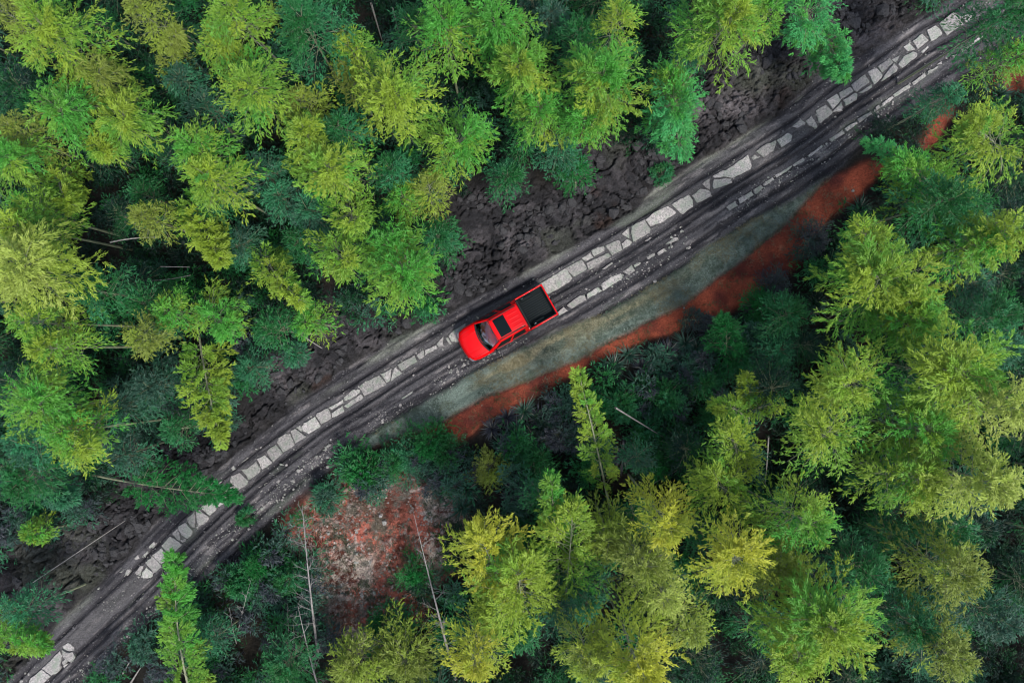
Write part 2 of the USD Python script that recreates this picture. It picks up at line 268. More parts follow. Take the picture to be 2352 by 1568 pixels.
# ---------------------------------------------------------------- paving stones of the two rows
crops = {  # corner points of each stone, in six enlarged views of the road
 (0, 1320): '310,1600 340,1520 470,1408 565,1480 500,1545 430,1600|472,1400 665,1205 690,1260 670,1340 675,1400 620,1460 575,1475|690,1155 760,1120 815,1170 820,1200 770,1210 700,1185|690,1195 770,1226 805,1218 830,1280 790,1335 745,1318 695,1260|685,1340 715,1300 745,1330 700,1372|695,1385 745,1350 755,1390 700,1415|1490,350 1560,265 1580,275 1550,380|1560,390 1575,340 1620,290 1690,345 1680,385 1630,410|1490,190 1530,150 1545,185 1510,200|1385,370 1430,310 1440,330 1400,390|1330,340 1370,310 1350,340|1640,70 1700,10 1715,30 1660,80',
 (300, 1060): '330,1330 430,1250 505,1340 500,1370 430,1420 415,1410|250,1410 330,1340 425,1435 425,1460 360,1515 340,1515|430,1225 530,1120 600,1170 660,1210 590,1280 520,1330|545,1095 600,1035 630,1090 635,1165 600,1150|620,1010 700,970 780,1070 770,1100 720,1145 650,1100 615,1040|640,1165 690,1150 690,1175 660,1185|710,925 790,850 800,900 795,1020 770,1020 720,965|812,850 850,830 955,915 940,950 850,1012 822,960|810,1022 835,1010 830,1045|860,805 950,745 1010,760 1035,820 1030,840 960,890|1040,780 1120,720 1130,750 1060,795|1070,700 1140,590 1225,570 1230,640 1130,715|1185,520 1200,460 1290,420 1385,505 1380,540 1270,615 1240,600 1230,550|1305,385 1380,370 1470,300 1520,375 1515,410 1400,495|1485,265 1570,225 1645,300 1640,320 1540,385|1590,185 1690,105 1765,195 1755,220 1665,300 1620,250|1705,90 1720,40 1800,-10 1850,-5 1895,100 1890,125 1775,195|1185,350 1225,345 1245,380 1215,400|1030,570 1050,525 1095,525|310,1240 350,1185 370,1200 330,1250|230,1330 270,1290 280,1300 240,1345|20,1560 50,1490 85,1490 60,1540|1300,310 1345,280 1385,240 1375,270',
 (680, 800): '135,1140 190,1110 245,1150 305,1190 300,1205 185,1270|190,1100 240,1080 260,1115 255,1140|255,1085 280,1050 405,980 465,1075 460,1095 330,1165 272,1140|412,970 430,940 545,885 580,950 580,1000 470,1060|555,880 620,840 710,795 715,825 690,840 590,900|590,935 705,860 730,920 620,985 595,985|725,770 750,745 830,680 900,680 900,710 800,780 730,805|725,858 910,730 935,770 760,885|890,650 960,590 1110,525 1180,595 1190,625 950,750|1125,515 1245,450 1232,580 1190,600 1180,570|1247,530 1265,470 1290,432 1360,500 1242,585|1310,410 1420,345 1500,305 1530,370 1360,470|1525,300 1595,250 1607,320 1560,350|1615,250 1735,190 1750,225 1617,305|1745,180 1815,100 1815,195 1770,210|1845,120 1870,115 1920,185 1890,180|1875,90 1940,20 2060,-40 2080,60 1990,150 1910,150|1360,780 1400,745 1480,700 1475,720 1380,780|2015,435 2045,390 2065,415 2030,435|1135,1015 1160,1005 1165,1045 1140,1050',
 (1300, 460): '-90,1160 95,1045 360,880 440,985 410,1030 215,1145 80,1200|368,880 540,782 600,880 590,900 455,975|545,773 640,705 665,760 590,805|650,685 720,650 790,645 790,690 680,750 660,720|597,825 830,710 860,750 620,900|800,630 930,575 970,590 988,680 880,735|982,610 1040,555 1090,595 1080,620 1000,665|990,500 1060,440 1065,550 1030,530|1090,420 1230,345 1300,455 1295,490 1110,590 1085,490|1243,350 1340,265 1490,195 1580,260 1575,280 1420,380 1300,415|1535,180 1600,130 1720,75 1760,130 1770,200 1655,285|1757,80 1850,10 1940,20 1980,90 1810,160|270,1375 345,1310 390,1345 300,1400|375,1285 520,1180 575,1170 595,1225 430,1325|597,1160 720,1090 765,1130 610,1210|755,1060 850,985 970,935 1000,985 780,1125|1000,920 1095,850 1130,905 1060,955|1118,850 1170,800 1195,825 1137,885|1255,750 1340,690 1370,760 1300,810|1372,710 1450,660 1475,690 1390,730|1475,610 1570,540 1600,540 1610,570 1500,610|2140,205 2230,145 2265,190 2170,250|1250,575 1310,535 1325,550 1290,575|770,885 820,855 870,820 885,830 800,895|690,940 710,925 705,955',
 (1600, 280): '510,765 590,705 602,830 545,795|632,680 720,630 800,600 1015,450 1060,570 1050,600 860,700 780,685 650,697|642,722 780,705 830,714 845,755 640,825 627,790|1060,480 1100,445 1130,475 1080,500|1110,410 1180,350 1320,290 1330,310 1300,400 1190,470|1337,285 1460,205 1500,240 1495,290 1390,360|1515,135 1540,100 1600,55 1650,95 1560,155|1660,75 1720,20 1785,130 1765,155 1690,120|910,930 1060,850 1080,890 930,985|1085,830 1160,775 1190,810 1100,880|1187,765 1290,695 1305,720 1210,785|1320,670 1420,615 1500,565 1490,590 1340,695|1520,545 1635,475 1655,510 1540,580|1690,450 1840,335 1850,355 1720,465|1880,315 1895,305 1910,330 1890,335|1920,270 2060,175 2090,210 1950,300|2085,155 2210,80 2225,100 2110,190',
 (1980, 0): '50,1225 160,1160 235,1240 220,1265 105,1360 80,1360|170,1110 280,1040 320,1110 235,1210 215,1170|240,1235 330,1138 345,1200 335,1225|300,1030 430,965 465,1010 330,1100|345,1110 480,1030 510,1045 500,1100 380,1170|440,940 590,830 640,915 500,1015 470,1000|530,1020 660,940 670,970 570,1030|620,800 715,755 780,830 770,870 690,940|727,740 860,650 900,690 780,805|765,900 910,703 950,750 940,790 800,890|895,660 970,620 960,660 925,690|955,720 1012,630 1120,575 1170,600 1165,630 1000,750|1015,520 1080,480 1140,550 1060,570|1117,460 1215,380 1290,450 1170,550|1270,340 1370,290 1440,370 1430,395 1320,460|1405,270 1560,145 1640,190 1670,270 1490,400|1655,190 1700,165 1790,150 1810,210 1710,245|1215,570 1285,515 1295,530 1230,590|512,1310 655,1235 665,1265 525,1360|710,1190 745,1160 760,1190 725,1220|780,1140 890,1065 910,1085 790,1175|895,1050 1080,930 1095,960 920,1075|1112,915 1250,810 1265,845 1125,945|1285,790 1400,735 1390,755 1300,815|1560,620 1610,605 1575,640|1640,570 1720,515 1800,455 1815,470 1660,585|1800,450 1890,395 1895,410 1820,465|1400,710 1440,680 1445,710'}
rs = np.random.default_rng(3)
for (ox, oy), text in crops.items():
    for poly in text.split('|'):
        pts = np.array([[float(c) for c in p.split(',')] for p in poly.split()])
        src = pts / 4.519 + [ox, oy]; w = xy(src * 0.9408)
        g = Polygon(w).buffer(0)
        if g.geom_type != 'Polygon': g = max(g.geoms, key=lambda q: q.area)
        g = g.buffer(-.004) if g.area > .12 else g
        if g.is_empty or g.geom_type != 'Polygon': continue
        g = g.buffer(.012, join_style='mitre'); o = np.asarray(shapely.segmentize(g.exterior, .17).coords)[:-1]; n = len(o)
        if LineString(np.vstack([o, o[:1]])).is_ring and not shapely.is_ccw(shapely.linearrings(np.vstack([o, o[:1]]))): o = o[::-1]
        c = o.mean(0); o = o + rs.normal(0, .013, o.shape)
        d = unit(np.roll(o, -1, 0) - np.roll(o, 1, 0)); inw = np.stack([-d[:, 1], d[:, 0]], 1)
        size = min(1.0, g.area / .3); z0 = ground_z(*c); top = z0 + .03 + .05 * size
        tilt = rs.normal(0, .012, 2); zt = top + (o - c) @ tilt
        r0 = np.c_[o, np.full(n, z0 - .14)]; r1_ = np.c_[o, zt - .022]; r2_ = np.c_[o + inw * (.016 * size + .006), zt + rs.normal(0, .004, n)]
        v = np.vstack([r0, r1_, r2_]); k = np.arange(n); k1 = (k + 1) % n
        f = [np.stack([k + a, k1 + a, k1 + a + n], 1) for a in (0, n)] + [np.stack([k + a, k1 + a + n, k + a + n], 1) for a in (0, n)]
        try: tv, tf = trimesh.creation.triangulate_polygon(Polygon(r2_[:, :2]), engine='earcut')
        except ImportError: continue
        tf = np.asarray(tf)
        if len(tv) not in (n, n + 1): continue
        a2 = np.cross(tv[tf[:, 1]] - tv[tf[:, 0]], tv[tf[:, 2]] - tv[tf[:, 0]]); tf = np.where((a2 < 0)[:, None], tf[:, ::-1], tf)
        m = cKDTree(r2_[:, :2]).query(tv)[1]
        f.append(m[tf] + 2 * n)
        part(road, 'paving_stone', (v, np.vstack(f)), STONE, smooth=40)

# loose pebbles on the road: too many to count
ico = trimesh.creation.icosahedron(); pv, pf = [], []
peb = []
for k in range(5200):
    i = rs.integers(0, len(row)); side = rs.random()
    t = rs.normal(-1.75, .28) if side < .55 else (rs.normal(.0, .5) if side < .8 else rs.uniform(-3.0, 1.9))
    p = row[i] + nrm[i] * t
    if not road_poly.contains(Point(p)): continue
    if meshkit.fbm(np.array([row_s[i] * .35, t, 9.1]), 2, 77) < .42: continue
    peb.append((p[0], p[1], min(.10, rs.lognormal(-3.75, .5))))
for (a, b) in ((1500,600),(1560,560),(650,1110),(690,1085),(760,1050),(1040,850),(1010,880),(640,1165)):
    c = at(a, b)[:2]
    for k in range(25): peb.append((*(c + rs.normal(0, .5, 2)), min(.12, rs.lognormal(-3.2, .5))))
for k in range(420):                                                  # chips of stone on the red earth and the cleared slope
    poly = red_poly if k % 3 == 0 else rock_poly; b = poly.bounds; p = rs.uniform(b[:2], b[2:])
    if poly.contains(Point(p)): peb.append((*p, min(.13, rs.lognormal(-3.0, .5))))
bits = []
for x, y, s in peb:
    v = np.asarray(ico.vertices) * rs.uniform(.6, 1.3, 3) * s; v[:, 2] *= .6; a = rs.uniform(0, 6.3); c_, s_ = math.cos(a), math.sin(a)
    v = v @ np.array([[c_, s_, 0], [-s_, c_, 0], [0, 0, 1]]) + rs.normal(0, s * .12, v.shape)
    bits.append((v + [x, y, ground_z(x, y) + s * .25], np.asarray(ico.faces)))
v, f = join(bits)
GRAVEL = noisy('gravel', (.025, .024, .026), (.125, .12, .125), 5, .9, .01, 30)
octa = np.array([[1, 0, 0], [0, 1, 0], [-1, 0, 0], [0, -1, 0], [0, 0, 1.0]]); of = np.array([[0, 1, 4], [1, 2, 4], [2, 3, 4], [3, 0, 4]])
rg = np.random.default_rng(17); gi = rg.integers(0, len(row), 21000); gt = rg.uniform(-3.2, 2.2, 21000); gp = row[gi] + nrm[gi] * gt[:, None] + rg.normal(0, .03, (21000, 2))
gp = gp[shapely.contains_xy(road_poly, *gp.T)]; gz = Z[np.clip(np.round((gp[:, 1] - gy[0]) / DX).astype(int), 0, NY - 1), np.clip(np.round((gp[:, 0] - gx[0]) / DX).astype(int), 0, NX - 1)]
gs = np.clip(rg.lognormal(-3.75, .4, len(gp)), .012, .07); ga = rg.uniform(0, 6.3, len(gp)); gv = octa[None] * rg.uniform(.6, 1.4, (len(gp), 5, 3)) * gs[:, None, None] * [1, 1, .8]
gv = np.stack([gv[..., 0] * np.cos(ga)[:, None] - gv[..., 1] * np.sin(ga)[:, None], gv[..., 0] * np.sin(ga)[:, None] + gv[..., 1] * np.cos(ga)[:, None], gv[..., 2]], -1) + np.c_[gp, gz - .004][:, None]
tag(raw('/World/gravel', gv.reshape(-1, 3), (np.arange(len(gp))[:, None, None] * 5 + of).reshape(-1, 3), GRAVEL), 'dark grey gravel strewn over the road surface', 'gravel', kind='stuff')
CLOD = mat('clod', {'o': ('geometry', {}), 'n': ('noise_texture', {'scale': 14, 'detail': 6, 'roughness': 0.75}), 'r': ('rgb_ramp', {'ramp': [(.3, (.014, .0138, .015)), (.7, (.062, .060, .063))]}), 'b': ('bump', {'strength': .8, 'distance': .06}), 'p': ('principled_bsdf', {'roughness': .9, 'specular_ior_level': .15})},
    [('o.position', 'n.vector'), ('n.fac', 'r.fac'), ('r.color', 'p.base_color'), ('n.fac', 'b.height'), ('b.normal', 'p.normal')])
def lumps(poly, count, size, seed, flat=.6, gate=.42):
    r = np.random.default_rng(seed); b = poly.bounds; out = []; base_v, base_f = trimesh.creation.icosahedron().vertices, np.asarray(trimesh.creation.icosahedron().faces)
    while len(out) < count:
        p = r.uniform(b[:2], b[2:])
        if not poly.contains(Point(p)) or meshkit.fbm(np.array([p[0] * .5, p[1] * .5, seed]), 3, seed) < gate: continue
        s = min(size * 2.6, size * r.lognormal(0, .5)); q = np.asarray(base_v) * s * r.uniform(.6, 1.4, 3) + r.normal(0, s * .16, base_v.shape); q[:, 2] *= flat; a = r.uniform(0, 6.3)
        q = q @ np.array([[math.cos(a), math.sin(a), 0], [-math.sin(a), math.cos(a), 0], [0, 0, 1]]); out.append((q + [*p, ground_z(*p) + s * .08], base_f))
    return join(out)
tag(raw('/World/mud_clods', *lumps(mud_poly.buffer(-.3), 1150, .11, 5, .7, .47), CLOD), 'dark broken lumps of earth heaped along the bank above the road', 'earth clods', kind='stuff')
RUBBLE = noisy('rubble', (.10, .045, .036), (.33, .285, .25), 1.0, .9, .03, 12)
tag(raw('/World/rubble', *lumps(rock_poly.buffer(-.1), 2000, .042, 6), RUBBLE), 'reddish and pale broken stones lying on the clearing', 'rubble', kind='stuff')
tag(raw('/World/pebbles', v, f, STONE), 'pale loose pebbles scattered along the dark road', 'pebbles', kind='stuff')

# ---------------------------------------------------------------- the red pickup truck (x forward, z up)
PAINT = plain('red_paint', (0.50, 0.0006, 0.0025), 0.4, coat_weight=0.28, coat_roughness=0.06, specular_ior_level=0.08)
BLACK = plain('black_plastic', (0.006, 0.008, 0.009), 0.5, specular_ior_level=0.3)
LINER = noisy('bed_liner', (0.004, 0.007, 0.008), (0.006, 0.009, 0.010), 3, 0.7, 0.0005, specular_ior_level=0.12)
RIBM = plain('bed_rib', (0.006, 0.010, 0.011), 0.5, specular_ior_level=0.16)
TINT = plain('tinted_glass', (0.003, 0.006, 0.007), 0.06, specular_ior_level=0.14)
RUBBER = plain('tyre_rubber', (0.018, 0.018, 0.019), 0.85)
ALLOY = plain('alloy', (0.45, 0.46, 0.47), 0.3, metallic=0.9)
CHROME = plain('chrome', (0.6, 0.6, 0.62), 0.15, metallic=1.0)
TRIM = plain('cabin_grey', (0.11, 0.125, 0.13), 0.75)
SEAT = plain('seat_cloth', (0.03, 0.033, 0.036), 0.9)
LAMP = plain('lamp_glass', (0.10, 0.11, 0.12), 0.1, specular_ior_level=0.5)
TAIL = plain('tail_lamp', (0.35, 0.006, 0.008), 0.12)
PANE = mat('windscreen_glass', {'f': ('fresnel', {'IOR': 1.5}), 't': ('transparent_bsdf', {'color': (0.80, 0.84, 0.85)}), 'g': ('glossy_bsdf', {'color': (1, 1, 1), 'roughness': 0.02}), 'm': ('mix_closure', {})},
           [('f.fac', 'm.fac'), ('t.BSDF', 'm.closure1'), ('g.BSDF', 'm.closure2')], 'm.closure')
TL, TW = 5.34, 1.86
tc = at(1162.3, 744.1, 1.0); HEAD = math.radians(180 + 29.6)
truck = thing('pickup_truck', 'bright red double-cab pickup truck driving along the dark road', 'pickup truck', (tc[0], tc[1], 0.0), HEAD)
def loft(rings, caps=True):
    n = len(rings[0]); v = np.vstack(rings); f = []
    for a in range(len(rings) - 1):
        i = np.arange(n); j = (i + 1) % n
        f += [np.stack([i + a * n, j + a * n, j + (a + 1) * n], 1), np.stack([i + a * n, j + (a + 1) * n, i + (a + 1) * n], 1)]
    if caps:
        for a, s in ((0, -1), (len(rings) - 1, 1)):
            c = len(v); v = np.vstack([v, rings[a].mean(0)]); i = np.arange(n) + a * n; j = (np.arange(n) + 1) % n + a * n
            f.append(np.stack([i, j, np.full(n, c)] if s > 0 else [j, i, np.full(n, c)], 1))
    m = trimesh.Trimesh(v, np.vstack(f), process=False); m.fix_normals(); return m
def rbox(x0, x1, y0, y1, z0, z1, r=0.02):
    import manifold3d as mf
    pts = []
    s = trimesh.creation.icosphere(1, r).vertices
    for x in (x0 + r, x1 - r):
        for y in (y0 + r, y1 - r):
            for z in (z0 + r, z1 - r): pts.append(s + [x, y, z])
    return trimesh.convex.convex_hull(np.vstack(pts))
def slab(grid, th):
    """A curved panel of thickness th below a grid of points (rows along x, columns across)."""
    a, b = grid.shape[:2]; top = grid.reshape(-1, 3); du_ = np.gradient(grid, axis=0); dv_ = np.gradient(grid, axis=1)
    n = unit(np.cross(du_, dv_)).reshape(-1, 3); n = np.where((n[:, 2:] < 0), -n, n); v = np.vstack([top, top - n * th])
    i = np.arange(a * b).reshape(a, b); q = np.stack([i[:-1, :-1], i[1:, :-1], i[1:, 1:], i[:-1, 1:]], -1).reshape(-1, 4); m = a * b
    rim = np.concatenate([i[0, :], i[1:, -1], i[-1, -2::-1], i[-2:0:-1, 0]]); rj = np.roll(rim, -1)
    q = np.vstack([q, q[:, ::-1] + m, np.stack([rim, rj, rj + m, rim + m], 1)])
    t = trimesh.Trimesh(v, np.vstack([q[:, [0, 1, 2]], q[:, [0, 2, 3]]]), process=False); t.fix_normals(); return t
XF = TL / 2
def X(d): return XF - d                                              # d: metres behind the front end
def halfw(d): return TW / 2 * (1 - 0.10 * max(0, (0.75 - d) / 0.75) ** 2.2)
def hood_z(d): return 0.90 + 0.22 * (1 - max(0, 1 - d / 0.95) ** 2.4) * 1.0
# lower body from bonnet to cab rear: rounded section
rings = []
for d in (0.03, 0.07, 0.14, 0.28, 0.5, 0.8, 1.08, 1.3, 1.9, 2.6, 3.3, 3.66):
    w, zt = halfw(d), hood_z(d) if d < 1.2 else 1.13
    if d < .15: zt -= (.15 - d) * 1.1
    front = 0.12 * (1 - np.minimum(1, d / .8))                          # the nose curves back towards the sides
    ring = []
    prof = [(-.985, .40), (-1.0, .6), (-1.0, .82), (-.985, zt - .13), (-.95, zt - .055), (-.88, zt - .012), (-.80, zt + .005), (-.66, zt + .012), (-.60, zt + .035), (-.3, zt + .05), (0, zt + .055)]
    prof = prof + [(-a, b) for a, b in prof[-2::-1]]
    for a, b in prof:
        ring.append([X(d) - (0.17 * abs(a) ** 2.6) * (1 - min(1, d / .9)), a * w, b])
    rings.append(np.array(ring))
body = loft(rings); part(truck, 'body', body, PAINT, smooth=35)
# wheel arches, sills and bumper
for d in (0.95, 4.1):
    for s in (-1, 1):
        ring = [np.c_[X(d) + r * np.cos(np.linspace(0, np.pi, 13)), np.full(13, s * y), .40 + r * np.sin(np.linspace(0, np.pi, 13))] for r, y in ((.52, .915), (.52, .945), (.44, .945), (.44, .915))]
        part(truck, 'wheel_arch', loft([np.array(q) for q in np.array(ring).transpose(1, 0, 2)]), PAINT, smooth=40)
def front_curve(y, off): return X(0.03) - 0.17 * (abs(y) / .9) ** 2.6 + off
ys = np.linspace(-.82, .82, 21)
bump = loft([np.array([[front_curve(y, .05), y, .42], [front_curve(y, .055), y, .60], [front_curve(y, .02), y, .68], [front_curve(y, -.1), y, .68], [front_curve(y, -.1), y, .42]]) for y in ys])
part(truck, 'front_bumper', bump, PAINT, smooth=40)
gr = loft([np.array([[front_curve(y, .012), y, .70], [front_curve(y, .018), y, .78], [front_curve(y, -.03), y, .80], [front_curve(y, -.1), y, .70]]) for y in ys[4:-4]])
part(truck, 'grille', gr, BLACK, smooth=40)
for s in (-1, 1):
    yy = np.linspace(.60, .86, 7) * s
    hl = loft([np.array([[front_curve(y, .022) - .0, y, .70], [front_curve(y, .028), y, .80], [front_curve(y, -.05), y, .845], [front_curve(y, -.12), y, .845], [front_curve(y, -.12), y, .70]]) for y in yy])
    part(truck, 'headlight', hl, LAMP, smooth=40)
part(truck, 'rear_bumper', rbox(-XF - .04, -XF + .12, -.88, .88, .45, .66, .03), BLACK, smooth=40)
for s in (-1, 1): part(truck, 'side_step', rbox(X(3.45), X(1.6), s * .93 - .06, s * .93 + .06, .36, .42, .02), BLACK, smooth=40)
for s in (-1, 1):                                                     # bonnet shut lines and creases
    def skin(d, a): return np.array([X(d) - (0.17 * abs(a) ** 2.6) * (1 - min(1, d / .9)), a * halfw(d), np.interp(abs(a), [0, .3, .6, .66, .8, .88], [.055, .05, .035, .012, .005, -.012]) + hood_z(d)])
    v, f = tube([skin(d, s * .80) + [0, 0, -.002] for d in np.linspace(.18, 1.1, 9)], .007, 5); part(truck, 'bonnet_seam', (v, f), BLACK)
    v, f = tube([skin(d, s * .5) + [0, 0, -.012] for d in np.linspace(.2, 1.05, 9)], .022, 6); part(truck, 'bonnet_crease', (v, f), PAINT, smooth=60)
# roof, pillars, windows
ROOF_D0, ROOF_D1, ZR, ZB = 1.86, 3.62, 1.765, 1.125
def roof_half(d): return 0.665 - 0.05 * max(0, (2.2 - d) / .5) ** 2 * .5
ds = np.linspace(ROOF_D0, ROOF_D1, 16); us = np.linspace(-1, 1, 25)
def roof_z(d, u):
    z = ZR - .035 * abs(u) ** 2.2 - .05 * abs(u) ** 9 - .05 * max(0, (2.15 - d) / .3) ** 2 - .03 * max(0, (d - 3.4) / .22) ** 2
    return z
part(truck, 'roof', slab(np.array([[[X(d), u * roof_half(d), roof_z(d, u)] for u in us] for d in ds]), .04), PAINT, smooth=50)
for y in (-.34, -.115, .115, .34):                                    # pressed ridges behind the sunroof
    g = np.array([[[X(d), y + k * .045, roof_z(d, y / .66) + .006 * math.cos(k * math.pi / 2) * min(1, (d - 2.85) / .06, (3.5 - d) / .06) + .001] for k in np.linspace(-1, 1, 7)] for d in np.linspace(2.86, 3.49, 10)])
    part(truck, 'roof_ridge', slab(g, .01), PAINT, smooth=60)
g = np.array([[[X(d), y, roof_z(d, y / .66) + .012] for y in np.linspace(-.50, .50, 9)] for d in np.linspace(2.12, 2.76, 7)])
part(truck, 'sunroof', slab(g, .02), TINT, smooth=30)
for s in (-1, 1):
    ptsr = [[X(d), s * .585, roof_z(d, .88) + h] for d, h in ((1.98, .0), (2.04, .045), (2.2, .055), (2.8, .06), (3.3, .055), (3.46, .045), (3.52, .0))]
    v, f = tube(ptsr, .022, 8); part(truck, 'roof_rail', (v, f), BLACK, smooth=60)
def wind(a, b):   # windscreen: a from base (0) to top (1), b across
    base = np.array([X(1.06 + .20 * abs(b) ** 2), b * .80, 1.155]); top = np.array([X(1.88 + .05 * abs(b) ** 2), b * .61, 1.735 - .03 * abs(b) ** 2]); p = base + (top - base) * a; p[2] += .05 * math.sin(a * math.pi); return p
part(truck, 'windscreen', slab(np.array([[wind(a, b) for b in np.linspace(-1, 1, 17)] for a in np.linspace(.0, 1, 8)]), .008), PANE, smooth=60)
for s in (-1, 1):                                                     # black border and red pillars of the windscreen
    v, f = tube([wind(a, s * 1.0) + [0, s * .035, -.004] for a in np.linspace(-.05, 1.02, 8)], .045, 8); part(truck, 'front_pillar', (v, f), PAINT, smooth=60)
    v, f = tube([wind(a, s * .975) + [0, 0, .006] for a in np.linspace(0, 1, 8)], .014, 6); part(truck, 'windscreen_seal', (v, f), BLACK, smooth=60)
v, f = tube([wind(0.0, b) + [.02, 0, -.012] for b in np.linspace(-1, 1, 15)], .045, 8); part(truck, 'cowl', (v, f), BLACK, smooth=60)
v, f = tube([wind(1.0, b) + [0, 0, .004] for b in np.linspace(-1, 1, 15)], .012, 6); part(truck, 'windscreen_seal', (v, f), BLACK, smooth=60)
for b0, b1 in ((.75, .05), (-.05, -.8)):
    v, f = tube([wind(.04 + .05 * k, b0 + (b1 - b0) * k) + [0, 0, .02] for k in np.linspace(0, 1, 7)], .011, 5); part(truck, 'wiper', (v, f), BLACK, smooth=60)
def side(d, k, s, out=0):                                             # the sloping cab side: k from belt (0) to roof (1)
    y = .885 - (.885 - roof_half(d) - .005) * k ** 1.1; return np.array([X(d), s * (y + out), ZB - .01 + (roof_z(d, .97) - .015 - ZB) * k])
for s in (-1, 1):
    d_at = lambda t, k: (1.30 + .62 * k) * (1 - t) + 3.60 * t
    part(truck, 'cab_side', slab(np.array([[side(d_at(t, k), k, s) for k in np.linspace(0, 1, 8)] for t in np.linspace(0, 1, 16)]), .03), PAINT, smooth=50)
    for t0, t1 in ((.10, .475), (.535, .90)):
        lo = np.array([[side(d_at(t, k) , k, s, .006) for k in np.linspace(.08, .84, 7)] for t in np.linspace(t0, t1, 8)])
        part(truck, 'side_window', slab(lo, .004), TINT, smooth=60)
    v, f = tube([side(d_at(t, .02), .02, s, .012) for t in np.linspace(.05, .95, 8)], .014, 6); part(truck, 'window_trim', (v, f), BLACK, smooth=60)
    for dd in (2.45, 3.35): part(truck, 'door_handle', rbox(X(dd + .11), X(dd - .11), s * .935 - .018, s * .935 + .018, .93, .965, .012), PAINT, smooth=40)
    for dd in (1.42, 2.52, 3.5):
        v, f = tube([[X(dd), s * TW / 2 * q, z] for q, z in ((1.0, .45), (1.002, .82), (.988, 1.0), (.955, 1.075))], .006, 4); part(truck, 'door_seam', (v, f), BLACK)
    m = rbox(X(1.62), X(1.47), s * 1.06 - .11, s * 1.06 + .11, 1.09, 1.30, .05); m.apply_transform(trimesh.transformations.rotation_matrix(-s * .30, [0, 0, 1], [X(1.55), s * 1.0, 1.2]))
    mir = part(truck, 'wing_mirror', m, BLACK, smooth=50)
    part(mir, 'mirror_arm', rbox(X(1.60), X(1.52), s * .92 - .07, s * .92 + .07, 1.10, 1.16, .02), BLACK, smooth=40)
g = np.array([[[X(3.60 + .05 * (1 - k)), u * (.60 + .2 * (1 - k)), 1.14 + (1.70 - 1.14) * k] for k in np.linspace(0, 1, 4)] for u in np.linspace(-1, 1, 5)])
part(truck, 'rear_window', slab(g, .02), TINT, smooth=30)
# inside the cab
part(truck, 'dashboard', rbox(X(1.85), X(1.24), -.70, .70, .98, 1.14, .05), TRIM, smooth=50)
for y in (-.38, .38):
    for d in (2.35, 3.15):
        st = part(truck, 'seat', rbox(X(d + .28), X(d - .27), y - .27, y + .27, .72, .92, .07), SEAT, smooth=50)
        b_ = rbox(X(d + .36), X(d + .22), y - .26, y + .26, .85, 1.42, .06); part(st, 'seat_back', b_, SEAT, smooth=50)
        part(st, 'headrest', rbox(X(d + .36), X(d + .25), y - .13, y + .13, 1.43, 1.6, .05), SEAT, smooth=50)
part(truck, 'cabin_floor', rbox(X(3.5), X(1.35), -.78, .78, 1.137 - .45, .70, .004), SEAT)
sw = trimesh.creation.torus(.19, .016, 24, 8); sw.apply_transform(trimesh.transformations.rotation_matrix(math.radians(62), [0, 1, 0])); sw.apply_translation([X(1.93), .38, 1.14]); part(truck, 'steering_wheel', sw, BLACK, smooth=60)
part(truck, 'rear_view_mirror', rbox(X(1.86), X(1.82), -.12, .12, 1.60, 1.66, .015), BLACK, smooth=40)
part(truck, 'dashboard_paper', rbox(X(1.80), X(1.66), -.52, -.22, 1.141, 1.147, .002), TRIM)
# load bed
BD0, BD1, FLOOR, RIM = 3.71, TL, .74, 1.17
def wall(y0, y1, name, mt, x0=None, x1=None, z0=.42, z1=RIM, r=.03): return part(truck, name, rbox(x1 if x1 is not None else X(BD1) + .06, x0 if x0 is not None else X(BD0), y0, y1, z0, z1, r), mt, smooth=45)
for s in (-1, 1):
    a, b = sorted((s * .93, s * .845)); wall(a, b, 'bed_side', PAINT)
    a, b = sorted((s * .842, s * .80)); wall(a, b, 'liner_wall', LINER, x0=X(BD0 + .06), x1=X(BD1 - .085), z0=FLOOR - .02, z1=RIM - .012, r=.012)
    a, b = sorted((s * .80, s * .60)); part(truck, 'wheel_housing', rbox(X(4.62), X(3.95), a, b, FLOOR - .02, FLOOR + .24, .06), LINER, smooth=50)
    v, f = tube([[X(4.0), s * .80, RIM - .02], [X(4.0), s * .74, RIM - .10], [X(4.1), s * .74, RIM - .10], [X(4.1), s * .80, RIM - .02]], .012, 6); part(truck, 'tie_hook', (v, f), ALLOY, smooth=50)
part(truck, 'tailgate', rbox(X(BD1), X(BD1 - .075), -.925, .925, .50, RIM + .003, .03), PAINT, smooth=45)
part(truck, 'liner_tailgate', rbox(X(BD1 - .08), X(BD1 - .115), -.80, .80, FLOOR - .02, RIM - .02, .012), LINER, smooth=45)
part(truck, 'bed_headboard', rbox(X(BD0 + .055), X(BD0 - .03), -.80, .80, .5, RIM + .03, .02), BLACK, smooth=45)
part(truck, 'bed_floor', rbox(X(BD1 - .1), X(BD0), -.81, .81, FLOOR - .06, FLOOR, .01), LINER)
for k in range(10):
    y = -.54 + k * .12; part(truck, 'floor_rib', rbox(X(BD1 - .22), X(BD0 + .16), y - .024, y + .024, FLOOR - .02, FLOOR + .03, .012), RIBM, smooth=50)
for s in (-1, 1): part(truck, 'tail_lamp', rbox(-XF - .012, -XF + .1, s * .86 - .07, s * .86 + .07, .78, 1.10, .02), TAIL, smooth=45)
